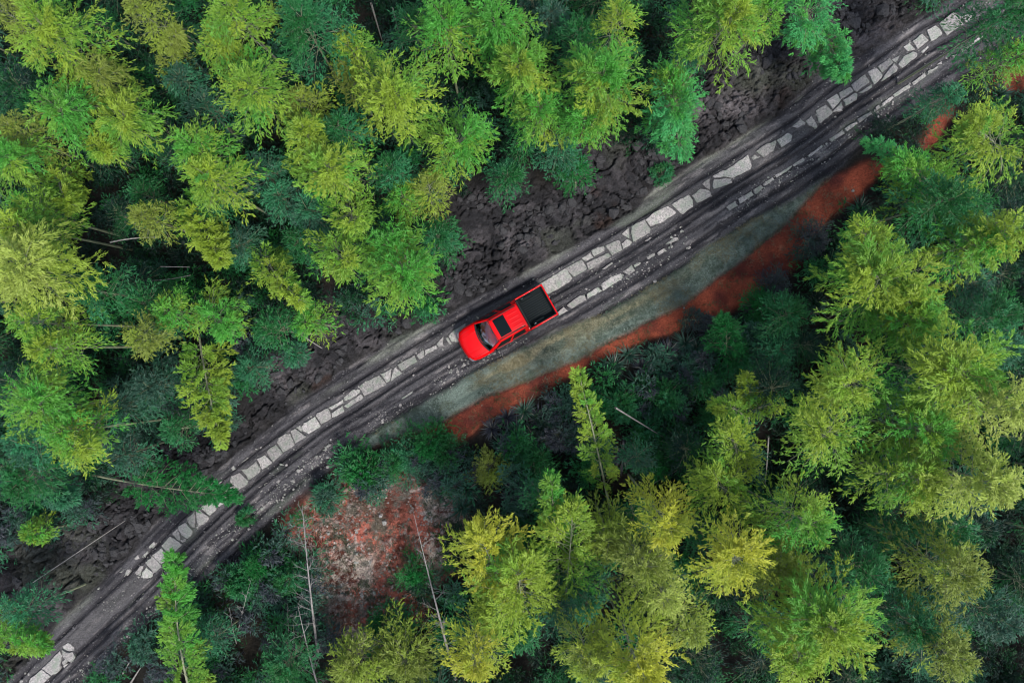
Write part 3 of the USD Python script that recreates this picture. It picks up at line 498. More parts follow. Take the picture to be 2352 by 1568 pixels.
for d in (0.95, 4.1):
    for s in (-1, 1):
        pr = np.array([[.20, -.11], [.33, -.125], [.375, -.10], [.385, -.05], [.385, .05], [.375, .10], [.33, .125], [.20, .11], [.20, -.11]])
        ty = trimesh.creation.revolve(pr, sections=28); ty.apply_transform(trimesh.transformations.rotation_matrix(math.pi / 2, [1, 0, 0])); ty.apply_translation([X(d), s * .80, .385]); ty.fix_normals()
        t_ = part(truck, 'wheel', ty, RUBBER, smooth=40)
        pr = np.array([[0.0, .06], [.06, .075], [.10, .05], [.21, .075], [.22, .10], [.22, -.10], [0, -.10]]); rm = trimesh.creation.revolve(pr, sections=24); rm.apply_transform(trimesh.transformations.rotation_matrix(-s * math.pi / 2, [1, 0, 0])); rm.apply_translation([X(d), s * .80, .385]); rm.fix_normals()
        part(t_, 'rim', rm, ALLOY, smooth=40)
part(truck, 'underbody', rbox(-XF + .2, XF - .4, -.68, .68, .34, .60, .04), BLACK)

# ---------------------------------------------------------------- foliage
UP = np.array([0, 0, 1.0])
def leaf_mesh(P, D, Nn, L, W, C, fold=.25):
    n = len(P); Nn = unit(Nn - D * (Nn * D).sum(1, keepdims=True)); Sd = np.cross(D, Nn)
    L, W = L[:, None], W[:, None]; mid = P + D * L * .42 - Nn * W * fold
    v = np.empty((n, 4, 3)); v[:, 0], v[:, 1], v[:, 2], v[:, 3] = P, mid + Sd * W * .5, mid - Sd * W * .5, P + D * L - UP * L * .10
    k = np.arange(n)[:, None] * 4; f = np.concatenate([k + [0, 1, 3], k + [0, 3, 2]], 1).reshape(-1, 3)
    return v.reshape(-1, 3), f, np.repeat(C, 4, axis=0)
LEAFK = 0.90                                                          # sunlit leaves in the picture are about this much brighter than the leaf itself
PAL = {k: lin(v) for k, v in dict(Y=(204,208,66), YG=(162,192,62), G=(90,178,64), DG=(42,120,56), E=(30,134,58), T=(62,148,98), M=(84,190,108), O=(146,164,70), GT=(62,104,86), P=(188,206,98), K=(14,58,46), Q=(70,74,84), B=(176,178,164)).items()}  # K: blue-green shadow of the gaps between crowns, painted as leaf colour
ALT = dict(Y='YG', YG='G', G='YG', DG='T', E='DG', T='GT', M='G', O='YG', GT='T', P='YG', K='DG', Q='GT', B='O')
def frame(t):
    a = unit(np.cross(t, np.where(np.abs(t[:, 2:]) < .9, [0, 0, 1.0], [1.0, 0, 0]))); return a, np.cross(t, a)
def bez(b, c, t, u): u = np.asarray(u)[:, None]; return b * (1 - u) ** 2 + c * 2 * u * (1 - u) + t * u ** 2
def dbez(b, c, t, u): u = np.asarray(u)[:, None]; return unit(2 * (1 - u) * (c - b) + 2 * u * (t - c))
def foliage(rng, base, tip, R, u0=.5, nb=46, ntw=10, nlf=12, color='YG', style='s', L=.18, droop=.28, ctrl=None, trunk_r=.07):
    """Trunk, limbs and leaves of one tree: limbs leave a bent trunk, twigs leave the limbs, leaves leave the twigs."""
    base, tip = np.asarray(base, float), np.asarray(tip, float); h = tip[2] - base[2]
    c = base * .45 + tip * .55 + UP * h * .22 if ctrl is None else ctrl
    u = u0 + (1 - u0) * (np.arange(nb) + rng.random(nb)) / nb; w = (u - u0) / (1 - u0)
    p, t = bez(base, c, tip, u), dbez(base, c, tip, u)
    e1, e2 = frame(t); az = np.arange(nb) * 2.39996 + rng.normal(0, .35, nb)
    rad = np.cos(az)[:, None] * e1 + np.sin(az)[:, None] * e2
    if style == 's':   el, Lb = np.radians(6 + 62 * w ** 1.3), R * np.sqrt(np.clip(1.04 - (w * .93) ** 2.2, 0, 1))
    elif style == 'c': el, Lb = np.radians(22 + 34 * w), R * np.clip(1.08 - .86 * w, .1, 1) * np.clip(.55 + 2.0 * w, 0, 1)
    else:              el, Lb = np.radians(12 + 70 * w), R * np.sqrt(np.clip(1.02 - (w * .85) ** 2, 0, 1))
    seed = int(rng.integers(1e6)); lobes = meshkit.noise(np.stack([rad[:, 0] * 1.7, rad[:, 1] * 1.7, w * 2.2 + seed % 97], 1), seed)
    Lb = Lb * (.52 + .78 * lobes) * rng.uniform(.85, 1.12, nb) + .12
    d = unit(rad * np.cos(el)[:, None] + t * np.sin(el)[:, None] + UP * .10)
    c0 = PAL[color] * LEAFK; c1_ = PAL[ALT[color]] * LEAFK
    hue = np.clip(meshkit.noise(np.stack([rad[:, 0] * 1.2, rad[:, 1] * 1.2, w * 1.5 + seed % 89], 1), seed + 5) * 1.5 - .45 + .45 * (.5 - w) + rng.normal(0, .12, nb), 0, 1)  # lower limbs lean to the second colour, painting in the crown's top-down shading
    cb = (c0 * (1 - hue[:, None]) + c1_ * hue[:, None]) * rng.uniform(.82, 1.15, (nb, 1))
    s = (np.arange(ntw) + rng.random((nb, ntw))) / ntw; s = .16 + .86 * s
    tp = p[:, None] + d[:, None] * (Lb[:, None] * s)[..., None] - UP * (droop * Lb[:, None] * s ** 2)[..., None]
    tg = unit(d[:, None] - UP * (2 * droop * s)[..., None])
    sd = unit(np.cross(tg, UP)); sg = np.where((np.arange(ntw) % 2) == 0, 1, -1)[None, :, None] * rng.uniform(.35, 1.05, (nb, ntw, 1))
    td = unit(tg * .85 + sd * sg + UP * rng.normal(.08, .25, (nb, ntw, 1))); lt = (Lb[:, None] * .34 + .16) * (1.12 - .55 * s) * rng.uniform(.75, 1.2, (nb, ntw))
    q = .08 + .95 * rng.random((nb, ntw, nlf))
    lp = tp[:, :, None] + td[:, :, None] * (lt[..., None] * q)[..., None] - UP * (.18 * lt[..., None] * q ** 2)[..., None] + rng.normal(0, .025, (nb, ntw, nlf, 3))
    ld = unit(td[:, :, None] * .9 + rng.normal(0, .42, (nb, ntw, nlf, 3)) - UP * .22)
    nn = UP + rng.normal(0, .45, lp.shape)
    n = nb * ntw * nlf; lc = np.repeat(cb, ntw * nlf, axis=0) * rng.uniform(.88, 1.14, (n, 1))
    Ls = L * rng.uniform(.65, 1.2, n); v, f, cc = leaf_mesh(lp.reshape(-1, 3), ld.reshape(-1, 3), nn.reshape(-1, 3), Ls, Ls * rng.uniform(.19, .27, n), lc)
    us_ = np.linspace(0, 1, 9); wood = [tube(bez(base, c, tip, us_), trunk_r * (1.02 - .85 * us_), 6)]
    for k in range(nb):
        ss = np.array([0, .45, .95])[:, None]; wood.append(tube(p[k] + d[k] * Lb[k] * ss - UP * droop * Lb[k] * ss ** 2, np.array([.016, .011, .004]), 3))
    return (v, f, cc), join(wood)
def plant(name, label, category, base, group=None, leaf=LEAF, bark=BARK, trunk='trunk', crown='crown', tr=None, **kw):
    rng = np.random.default_rng(kw.pop('seed')); (v, f, cc), (tv, tf) = foliage(rng, base, **kw)
    x = thing(name, label, category, (base[0], base[1], base[2]), group=group); o = np.asarray(base)
    usdkit.mesh(stage, f'{x.GetPath()}/{trunk}', (tv - o, tf), bark, True)
    raw(f'{x.GetPath()}/{crown}', v - o, f, leaf, None, cc)
    return x
seed_no = [100]; spots = []
def tree(tipx, tipy, h, R, color, label, base=None, style='s', u0=None, dens=1.0, name='bamboo_tree', cat='bamboo', **kw):
    """tip, and where wanted the foot, as map coordinates; R: the crown's radius as map units at the tip's height."""
    seed_no[0] += 1; k = MPP * (CAM_H - h) / CAM_H; tip = at(tipx, tipy, h); r = R * k * 1.04
    if base is None:
        b = tip[:2] * .985 + RNG.normal(0, .25, 2)
    else: b = at(base[0], base[1], 0.3)[:2]
    b = np.array([b[0], b[1], ground_z(*b) - .05]); spots.append((tip[0], tip[1], r, h))
    area = r * r * (1.0 if style == 's' else 1.5); leaves = np.clip(2150 * area * dens, 2200, 21000)
    nb = int(np.clip(26 + 9 * r * (1 if style == 's' else 1.4), 28, 64)); ntw = 9; nlf = max(5, int(leaves / nb / ntw))
    return plant(name, label, cat, b, seed=seed_no[0], tip=tip, R=r, u0=u0 if u0 is not None else {'s': .5, 'c': .22, 'b': .15}[style], nb=nb, ntw=ntw, nlf=nlf, color=color, style=style, **kw)

def more(x, tipx, tipy, h, R, color, base=None, style='s', u0=None, dens=1.0, **kw):
    """A further culm with its crown, on the same plant."""
    seed_no[0] += 1; k = MPP * (CAM_H - h) / CAM_H; tip = at(tipx, tipy, h); r = R * k * 1.04; o = np.array(x.GetAttribute('xformOp:translate').Get())
    b = o + RNG.normal(0, .15, 3) * [1, 1, 0] if base is None else np.array([*at(base[0], base[1], .3)[:2], o[2]])
    leaves = np.clip(2150 * r * r * (1 if style == 's' else 1.5) * dens, 2200, 21000); nb = int(np.clip(26 + 9 * r, 28, 64))
    (v, f, cc), (tv, tf) = foliage(np.random.default_rng(seed_no[0]), b, tip=tip, R=r, u0=u0 if u0 is not None else {'s': .5, 'c': .22, 'b': .15}[style], nb=nb, ntw=9, nlf=max(5, int(leaves / nb / 9)), color=color, style=style, **kw)
    p = str(x.GetPath()); n = 1
    while stage.GetPrimAtPath(f'{p}/crown_{n:03d}'): n += 1
    usdkit.mesh(stage, f'{p}/trunk_{n:03d}', (tv - o, tf), BARK, True); raw(f'{p}/crown_{n:03d}', v - o, f, LEAF, None, cc)
    spots.append((tip[0], tip[1], r, h)); return x

# ---------------------------------------------------------------- every tree in view
T = tree
# north-west corner and the wood above the mud bank
T(95,55,11,120,'YG','large yellow-green bamboo filling the top-left corner', base=(300,215), u0=.35)
T(225,165,9,62,'O','dull olive bamboo at the lower right foot of the big top-left crown', base=(330,270))
T(8,25,9,60,'O','orange-olive bamboo cut by the top-left corner of the frame')
T(312,12,9,50,'O','small ochre bamboo at the top edge right of the corner crown')
T(405,75,8,52,'O','drab ochre bamboo in the gap between two top-left green crowns', base=(425,210), style='c')
T(412,175,6,46,'GT','grey-olive bamboo hanging below the drab ochre bamboo')
T(525,20,10,82,'YG','yellow-green bamboo on the top edge left of the first dark green crown')
T(510,105,8,62,'YG','mottled yellow-green bamboo with a bare pole at its right side', base=(545,130))
T(690,38,10,92,'DG','broad grass-green bamboo on the top edge beside the thin pale trunks')
T(800,105,8,58,'YG','ragged yellow bamboo just below the top edge with a round lower tuft')
T(795,160,7,42,'O','round mustard tuft of bamboo under the ragged yellow one')
T(585,205,11,98,'YG','starburst bamboo with spiky left side, left of centre near the top', base=(640,255))
T(690,232,8,60,'O','olive-yellow bamboo leaning out from the right of the spiky starburst')
T(145,255,10,85,'G','fine-leaved green bamboo below the top-left corner crown', base=(240,300))
T(285,270,10,88,'YG','yellow-green star of bamboo in the middle of the upper left wood', base=(350,330))
T(235,350,8,60,'YG','bamboo with bent ribbed plume under the upper left star', base=(280,330), style='c')
T(20,290,9,55,'O','brownish green bamboo on the left edge above the pale one')
T(25,360,10,88,'G','pale green bamboo plume on the left edge, a quarter of the way down', base=(120,440))
T(160,470,8,72,'YG','lime bamboo plume drooping downward left of the long ribbed one', base=(165,380), style='c')
T(440,330,10,80,'G','leafy green bamboo above the long ribbed plume')
T(470,400,10,82,'YG','bright rounded bamboo crown joined to the top of the long ribbed plume')
T(505,595,7,74,'YG','long ribbed yellow-green bamboo plume drooping straight down', base=(450,430), style='c', dens=1.3)
T(325,495,7,44,'O','small round olive bamboo left of the long ribbed plume')
T(55,480,9,66,'G','shaded green bamboo on the left edge above the big golden crown')
T(700,300,10,78,'YG','yellow-green bamboo at the upper end of the tall bright ridge of crowns')
T(755,385,11,92,'YG','brightest yellow-green dome left of the bare mud, north of the truck', base=(800,430))
T(815,505,9,62,'YG','yellow-green bamboo under the brightest dome', base=(800,470))
T(790,600,9,78,'YG','lime bamboo at the mud edge left of the bright green one by the truck', base=(770,540))
T(930,640,10,96,'G','bright green bamboo nearest the truck on its north side', base=(930,560), dens=1.25)
T(890,560,9,66,'G','green bamboo behind the crown nearest the truck')
T(1005,545,5,56,'DG','soft dark green bush-like bamboo on the mud above the truck')
T(705,480,6,58,'T','blue-green bamboo in the shade left of the bright ridge')
T(640,450,6,55,'T','teal leafy bamboo in the dark gap right of the long ribbed plume')
T(60,605,12,128,'P','big pale golden bamboo crown on the left edge at mid height', base=(200,660), dens=1.2)
T(30,520,10,70,'YG','yellow-green bamboo tucked over the big pale golden crown')
T(195,665,8,66,'DG','dark green bamboo at the lower right of the golden left crown')
T(60,740,10,72,'YG','yellow-green bamboo under the golden left crown')
T(95,800,10,66,'YG','lime round crown on the left side, below mid height')
T(90,915,10,96,'G','large fresh green bamboo on the left side, three fifths of the way down', base=(190,930))
T(190,1030,9,66,'YG','bright yellow bamboo crown with a pale culm running right from it', base=(180,960))
T(140,990,9,62,'G','green bamboo left of the bright yellow crown with the pale culm')
T(45,1020,8,66,'T','teal green bamboo on the left edge above the dark wood')
T(45,1105,7,78,'DG','dark green bamboo spreading over the left edge, lower third')
T(150,1150,5,62,'T','hanging teal bamboo beside the mud at the lower left', base=(120,1060), style='c')
T(68,1224,3,25,'G','small lime tuft on the mud near the left edge')
T(275,1050,4.5,56,'GT','grey feathery plant right of the bright yellow crown')
T(345,890,4.5,60,'GT','grey-green feathery crown left of the column-like plume')
T(505,1000,6,78,'YG','column-like bamboo plume arching down under a bare curved trunk', base=(450,640), style='c', dens=1.3, trunk_r=.09, u0=.42)
T(515,740,8,72,'G','green bamboo right of the bare curved trunk', base=(480,680))
T(335,785,8,54,'O','olive-gold bamboo left of the bare curved trunk', base=(390,720))
T(385,715,7,52,'G','dark leafy bamboo behind the bare curved trunk, on its left')
T(612,755,7,50,'DG','green bamboo tip at the edge of the mud left of the bare earth fan')
T(702,738,6,44,'G','low green bamboo at the edge of the pale earth fan')
T(690,690,8,62,'YG','slanting fern-like bamboo in the dark gap left of the truck', base=(590,560), style='c')
T(395,985,5,44,'DG','small green bamboo at the foot of the column-like plume')
T(576,845,3,44,'T','low teal bush on the mud left of the truck')
T(672,815,2,24,'T','tiny teal bush on the mud above the road')
T(270,935,4,60,'GT','blue-grey feathery bush in the shade left of the column-like plume')
T(535,1138,5,64,'E','leaning green bamboo reaching over the pale stones at the lower left', base=(175,1082), style='c', u0=.38, dens=1.2)
T(95,1480,6,66,'G','green bamboo reaching from the left edge to the foot of the road', base=(-60,1400), style='c', u0=.3)
T(40,1400,5,54,'T','blue-green bamboo at the lower left edge')
# the top edge
T(1020,45,10,88,'G','wide fresh green crown on the top edge left of the grey-teal plant')
T(1140,55,10,90,'G','bright green bamboo touching the wide fresh green crown on the top edge', base=(1140,130))
T(908,225,11,108,'YG','yellow-green star with long frond tips, upper middle', base=(940,280), dens=1.1)
T(1060,325,10,88,'G','fresh green star below and right of the yellow-green star', base=(1040,360))
T(1195,150,10,98,'YG','bamboo with fronds reaching left, beside the brightest green dome', base=(1200,220))
T(1240,245,9,70,'G','bamboo frond hanging below the left-reaching fronds')
dome_ = T(1385,170,11,110,'G','brightest tall green dome with hanging skirt at the top of the bare mud', base=(1360,300), dens=1.25)
more(dome_,1345,275,9,72,'G')
T(1318,390,3.5,46,'E','small round vivid green bush alone on the mud')
T(1165,405,4,52,'DG','green and yellow bush on the edge of the mud left of the vivid round one')
T(1285,335,5,58,'T','blue-green foliage under the brightest tall dome')
mint = T(1550,265,7,78,'M','mint green bamboo with bushy rounded end beside the mud', base=(1520,180), dens=1.2)
more(mint,1560,340,6,56,'M')
T(1540,175,6,46,'G','vivid green bamboo above the mint green one')
T(1425,30,9,56,'YG','small yellow-green bamboo on the top edge above the tall dome')
T(1265,28,6,46,'GT','grey-teal bamboo at the top edge')
T(1330,70,7,62,'DG','shaded green bamboo between the grey-teal one and the tall dome')
T(925,452,7,52,'G','leafy green bamboo beside the mud, below the fresh green star')
T(985,425,8,54,'O','olive-yellow bamboo at the corner of the mud below the fresh green star')
T(895,385,8,58,'DG','dark green bamboo in the shade below the yellow-green star')
T(775,290,9,60,'DG','dark grass-green bamboo left of the yellow-green star')
T(1690,25,10,92,'YG','yellow-green dome on the top edge, right of the middle', dens=1.2)
T(1625,30,8,62,'G','green bamboo joined to the left of the top-edge dome')
T(1590,110,5,40,'T','low teal bamboo on the mud under the top-edge dome')
more(T(1935,165,5,66,'M','branching sea-green bamboo with drooping tips over the mud at the road edge', base=(1830,20), style='c', u0=.4, dens=1.3),1850,60,7,66,'M')
T(1780,10,8,44,'G','small green bamboo on the top edge over the mud')
T(2338,22,9,78,'DG','big dark green crown hiding the road at the top-right corner', dens=1.2)
T(2345,125,8,52,'G','green bamboo under the crown at the top-right corner')
# the right side
T(2245,300,10,96,'YG','large lime bamboo beside the red patches at the upper right', base=(2280,430), dens=1.1)
T(2185,215,6,42,'T','teal tip with orange leaves above the large lime bamboo')
T(2005,325,6,52,'M','blue-green pointed tip leaning over the roadside red earth', base=(2160,490), style='c')
T(2085,385,8,80,'G','green bamboo with fan-like side fronds along the red earth', base=(2160,500))
T(2190,455,9,92,'DG','dark green bamboo filling the gap right of the fan-like one')
T(2325,530,10,80,'YG','lime bamboo on the right edge, a third of the way down')
T(1978,530,8,54,'YG','pointed lime crown tip standing over the dark purple bushes', base=(1985,610))
more(T(2005,625,10,132,'YG','massive yellow-green crown right of the red earth', base=(2010,720), dens=1.2),2090,690,9,84,'YG')
T(2115,735,9,98,'G','smooth fresh green dome below the massive crown')
T(2270,560,9,86,'G','shaded green bamboo right of the massive crown')
T(2305,725,8,72,'DG','dark green bamboo on the right edge at mid height')
T(2315,805,6,62,'GT','grey-teal feathery bamboo on the right edge')
T(1940,880,11,96,'YG','neat yellow-green star with dark centre, right of the middle', base=(1920,860), dens=1.1)
T(2195,855,12,140,'YG','broad layered star of bamboo, the widest in the right half', base=(2140,850), dens=1.15)
T(2335,935,12,100,'P','pale straw-tipped bamboo on the right edge')
T(1885,1000,11,98,'YG','yellow-green star directly below the neat one', base=(1870,960))
T(2130,985,10,115,'G','deep green-gold bamboo under the broad layered star')
T(2290,1110,12,112,'P','pale glowing bamboo low on the right edge', dens=1.15)
T(2120,1105,10,100,'YG','olive-lime bamboo left of the pale glowing one')
T(1665,745,4,52,'E','emerald egg-shaped bush close to the red earth', base=(1662,830), style='b', u0=.1)
cross = T(1714,868,5,34,'YG','cross-shaped young bamboo in the dark hollow right of the narrow upright one', base=(1715,975), style='c')
more(cross,1640,932,4.5,30,'YG',style='c',ctrl=at(1722,930,6),u0=.5)
more(cross,1792,928,4.5,30,'YG',style='c',ctrl=at(1712,930,6),u0=.5)
more(T(1682,1000,7,62,'YG','triangular yellow-green bamboo below the cross-shaped one', base=(1690,1130)),1645,1110,7,84,'YG')
T(1790,805,3,54,'T','low grey-teal bush in the dark hollow under the massive crown')
T(1815,720,4,56,'DG','dark yellow-flecked bush left of the massive crown')
# the bottom right
T(1690,1280,12,98,'Y','bright lemon star of bamboo, the yellowest star', base=(1640,1240), dens=1.2)
T(1540,1210,10,78,'Y','golden ragged bamboo left of the lemon star')
T(1490,1300,9,86,'O','straw-coloured loose bamboo below the golden ragged one', dens=.8)
T(1530,1375,9,76,'P','pale cream-tipped bamboo below the straw-coloured one', dens=.8)
T(1865,1205,10,100,'G','loose-leaved green bamboo right of the lemon star', dens=.85)
T(1805,1310,9,90,'O','olive bamboo between the lemon star and the big lime dome')
more(T(1905,1440,12,150,'YG','big round lime dome near the bottom edge', base=(1800,1330), dens=1.2),1830,1520,11,100,'YG')
T(1590,1450,8,70,'O','dull olive bamboo left of the big lime dome', dens=.8)
T(1475,1545,12,112,'Y','bright yellow crown cut by the bottom edge', dens=1.2)
T(1360,1530,10,76,'O','mustard bamboo left of the bright yellow bottom crown')
T(2205,1320,10,100,'O','grey-olive bamboo in the lower right wood')
T(2305,1430,10,82,'GT','sage bamboo at the lower right edge')
T(2000,1320,8,72,'DG','dark green bamboo right of the loose-leaved one')
T(2200,1510,10,84,'O','brown-olive bamboo in the bottom-right corner')
T(2190,1220,8,70,'DG','deep green bamboo under the pale glowing crown')
T(2115,1450,9,72,'DG','deep green bamboo right of the big lime dome')
# the bottom middle
big_ = T(1105,1235,9,96,'Y','large lemon-green crown right of the rocky clearing', base=(1200,1400), dens=1.25)
more(big_,1190,1310,9,108,'YG', dens=1.2); more(big_,1130,1400,7,72,'YG')
T(1265,1100,8,62,'G','slim green bamboo tip rising over the dark hollow', base=(1290,1440), style='c', u0=.4)
T(1315,1180,8,84,'YG','yellow bamboo standing on a long pale culm', base=(1285,1450), u0=.55)
T(1330,860,7,54,'YG','narrow upright bamboo by itself at the red earth', base=(1405,1190), style='c', u0=.25, dens=1.4)
T(1400,1240,7,70,'O','olive bamboo right of the yellow one on the long culm')
T(1090,1525,9,78,'Y','orange-yellow bamboo on the bottom edge near a bare trunk')
T(1190,1460,6,66,'DG','dark olive bamboo right of the bare leaning trunk at the bottom')
T(930,1515,4,84,'O','low dark olive bamboo along the bottom edge left of the bare trunk')
T(815,1530,4,72,'O','low mossy olive bamboo at the bottom edge below the clearing')
T(650,1530,4,66,'DG','low dark green bamboo at the bottom edge right of the conifer-like tree')
T(1347,1385,5,58,'T','teal bamboo in the dark hollow under the straw-coloured one')
T(402,1292,7,82,'G','conifer-like bamboo pointing up over the road, with a pale stem', base=(452,1640), style='c', u0=.12, dens=1.5, trunk_r=.08)
T(480,1470,3,44,'T','teal bush right of the conifer-like bamboo')

# leafy young bamboo filling the shade: nothing tells these apart
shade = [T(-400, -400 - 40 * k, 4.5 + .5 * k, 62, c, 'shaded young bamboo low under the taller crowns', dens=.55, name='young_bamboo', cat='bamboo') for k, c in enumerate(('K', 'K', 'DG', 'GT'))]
clear = shapely.union_all([road_poly, mud_poly.buffer(.5), verge_poly.buffer(.6), red_poly.buffer(.5), rock_poly]).buffer(.35)
north_side = Polygon(np.vstack([xy(R0), [[60, 60], [-60, 60]]])).buffer(0)
rf = np.random.default_rng(21); made = []
spots = spots[:-4]
first = set(range(4))
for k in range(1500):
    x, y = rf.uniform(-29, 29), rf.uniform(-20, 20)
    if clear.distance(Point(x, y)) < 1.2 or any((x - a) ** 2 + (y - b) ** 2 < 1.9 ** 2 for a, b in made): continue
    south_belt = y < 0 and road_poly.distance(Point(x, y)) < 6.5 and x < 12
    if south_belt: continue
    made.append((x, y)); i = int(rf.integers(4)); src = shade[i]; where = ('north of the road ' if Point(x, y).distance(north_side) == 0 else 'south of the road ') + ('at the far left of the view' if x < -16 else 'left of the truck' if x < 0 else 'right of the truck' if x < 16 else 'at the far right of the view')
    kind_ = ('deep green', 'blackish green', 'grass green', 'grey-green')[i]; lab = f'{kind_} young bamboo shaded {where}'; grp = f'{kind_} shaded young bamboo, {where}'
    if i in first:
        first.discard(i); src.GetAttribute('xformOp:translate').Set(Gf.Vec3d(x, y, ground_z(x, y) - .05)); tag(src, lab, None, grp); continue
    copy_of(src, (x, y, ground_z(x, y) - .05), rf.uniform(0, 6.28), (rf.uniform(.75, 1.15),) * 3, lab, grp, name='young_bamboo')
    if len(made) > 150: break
print('young', len(made))

# ---------------------------------------------------------------- undergrowth: one mass nobody could count
us_rng = np.random.default_rng(31)
inst = UsdGeom.PointInstancer.Define(stage, '/World/undergrowth'); tag(inst.GetPrim(), 'dark tangled undergrowth of leaves and low shrubs on the wood floor', 'undergrowth', kind='stuff')
protos = UsdGeom.Scope.Define(stage, '/World/undergrowth/kinds'); paths = []
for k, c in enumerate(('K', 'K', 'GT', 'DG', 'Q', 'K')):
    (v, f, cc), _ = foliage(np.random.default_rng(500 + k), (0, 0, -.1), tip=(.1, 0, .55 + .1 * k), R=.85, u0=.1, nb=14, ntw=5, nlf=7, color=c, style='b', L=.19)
    raw(f'/World/undergrowth/kinds/clump_{"abcdef"[k]}', v, f, LEAF, None, cc * (.7 if c == 'K' else 1.2)); paths.append(f'/World/undergrowth/kinds/clump_{"abcdef"[k]}')  # K clumps darkened further, gap shadow painted into their leaves
pos, ori, sca, ind = [], [], [], []
hard = shapely.union_all([road_poly.buffer(.3), verge_poly, red_poly.buffer(.5), rock_poly.buffer(-.6), mud_poly.buffer(-.25)])
shapely.prepare(hard)
cand = np.stack([us_rng.uniform(-32, 32, 5200), us_rng.uniform(-23, 23, 5200)], 1)
for x, y in cand[~shapely.contains_xy(hard, *cand.T)]:
    nz = meshkit.fbm(np.array([x * .25, y * .25, 2.2]), 3, 8)
    if us_rng.random() > .45 + nz * .6: continue
    belt = y < 0 and road_poly.distance(Point(x, y)) < 7
    w = us_rng.random(); k = (0, 2, 2, 3, 4, 4)[int(us_rng.integers(6))] if belt else [0, 0, 1, 2, 3, 5][int(us_rng.integers(6))]
    a = us_rng.uniform(0, math.pi); pos.append(Gf.Vec3f(x, y, ground_z(x, y))); ori.append(Gf.Quath(math.cos(a), 0, 0, math.sin(a))); s_ = us_rng.uniform(.6, 1.35); sca.append(Gf.Vec3f(s_, s_, s_ * us_rng.uniform(.7, 1.3))); ind.append(k)
inst.CreatePrototypesRel().SetTargets([Sdf.Path(p) for p in paths]); inst.CreatePositionsAttr(pos); inst.CreateOrientationsAttr(ori); inst.CreateScalesAttr(sca); inst.CreateProtoIndicesAttr(ind)
print('undergrowth', len(pos))

# ---------------------------------------------------------------- flax-like tussocks
def tussock_mesh(seed, n=70, Lb=.75, c='GT'):
    r = np.random.default_rng(seed); az = r.uniform(0, 6.283, n); el = np.radians(r.uniform(8, 80, n)); L_ = Lb * r.uniform(.6, 1.15, n); w = .011 + .010 * r.random(n)
    d = np.stack([np.cos(az) * np.cos(el), np.sin(az) * np.cos(el), np.sin(el)], 1); sd = unit(np.cross(d, UP)); vs = []
    st = np.array([0, .35, .7, 1.0]); wd = np.array([.7, 1, .7, .05])
    p = d[:, None] * (L_[:, None] * st)[..., None] - UP * (L_[:, None] * .42 * st ** 2)[..., None] + (d * [1, 1, 0] * .05)[:, None]
    v = np.stack([p + sd[:, None] * (w[:, None] * wd)[..., None], p - sd[:, None] * (w[:, None] * wd)[..., None]], 2).reshape(n, 8, 3)
    q = np.array([[0, 1, 3, 2], [2, 3, 5, 4], [4, 5, 7, 6]]); q = (np.arange(n)[:, None, None] * 8 + q).reshape(-1, 4)
    col_ = PAL[c] * (.55 if c == 'B' else 1.0) * r.uniform(.6, 1.5, (n, 1)) * np.array([1.0, .96, .98]); 
    return v.reshape(-1, 3), np.vstack([q[:, [0, 1, 2]], q[:, [0, 2, 3]]]), np.repeat(col_, 8, axis=0)
tuss = []
def tussock(px, py, size, kind, label, group=None):
    g = at(px, py, .3); loc = (g[0], g[1], ground_z(g[0], g[1])); rz = RNG.uniform(0, 6.28)
    while len(tuss) <= kind: tuss.append(None)
    if tuss[kind] is None:
        x = thing('tussock', label, 'tussock', loc, rz, (size,) * 3, group)
        for j, (c_, n_, l_) in enumerate((((('GT', 'Q', 'GT')[kind]), 130, .85), ('B', 14, .95))):
            v, f, cc = tussock_mesh(40 + 7 * kind + j, n_, l_, c_); raw(f'{x.GetPath()}/' + ('leaves', 'dry_leaves')[j], v, f, BLADE, None, cc)
        tuss[kind] = x; return x
    return copy_of(tuss[kind], loc, rz, (size,) * 3, label, group, name='tussock')
rowA = 'grey-green spiky tussock in the row below the red earth, left of the lone narrow bamboo'
for p in ((1130,985),(1165,960),(1205,945),(1240,960),(1185,995),(1150,1020),(1225,1000)): tussock(*p, RNG.uniform(.9, 1.3), int(RNG.integers(3)), rowA, 'tussocks left of the narrow bamboo')
rowB = 'spiky dark tussock along the red earth between the narrow bamboo and the emerald bush'
for p in ((1410,840),(1445,815),(1475,845),(1500,812),(1535,808),(1575,790),(1600,800),(1630,765),(1465,880),(1520,850),(1560,830)): tussock(*p, RNG.uniform(.9, 1.35), int(RNG.integers(3)), rowB, 'tussocks along the red earth')
tussock(1005,1078,1.5,0,'large pale radiating tussock just above the rocky clearing')
tussock(1075,1122,1.4,0,'radiating tussock at the upper right corner of the rocky clearing')
tussock(1185,1125,1.5,1,'wide grey tussock left of the slim bamboo over the dark hollow')
tussock(1062,1165,1.2,2,'dark tussock on the right border of the rocky clearing')
tussock(1170,1180,1.3,0,'tussock above the large yellow crown')
tussock(1430,1040,1.3,1,'thin-bladed tussock right of the narrow upright bamboo')
tussock(1590,870,1.3,1,'drooping tussock below the emerald egg-shaped bush')
tussock(1870,700,1.3,0,'pale tussock in the hollow left of the massive crown')
tussock(1975,480,1.2,0,'arching tussock at the red earth under the fan-like bamboo')
tussock(2300,215,1.3,0,'pale tussock beside the red patch at the upper right edge')
tussock(1735,705,1.2,1,'tussock at the edge of the red earth above the purple bush')

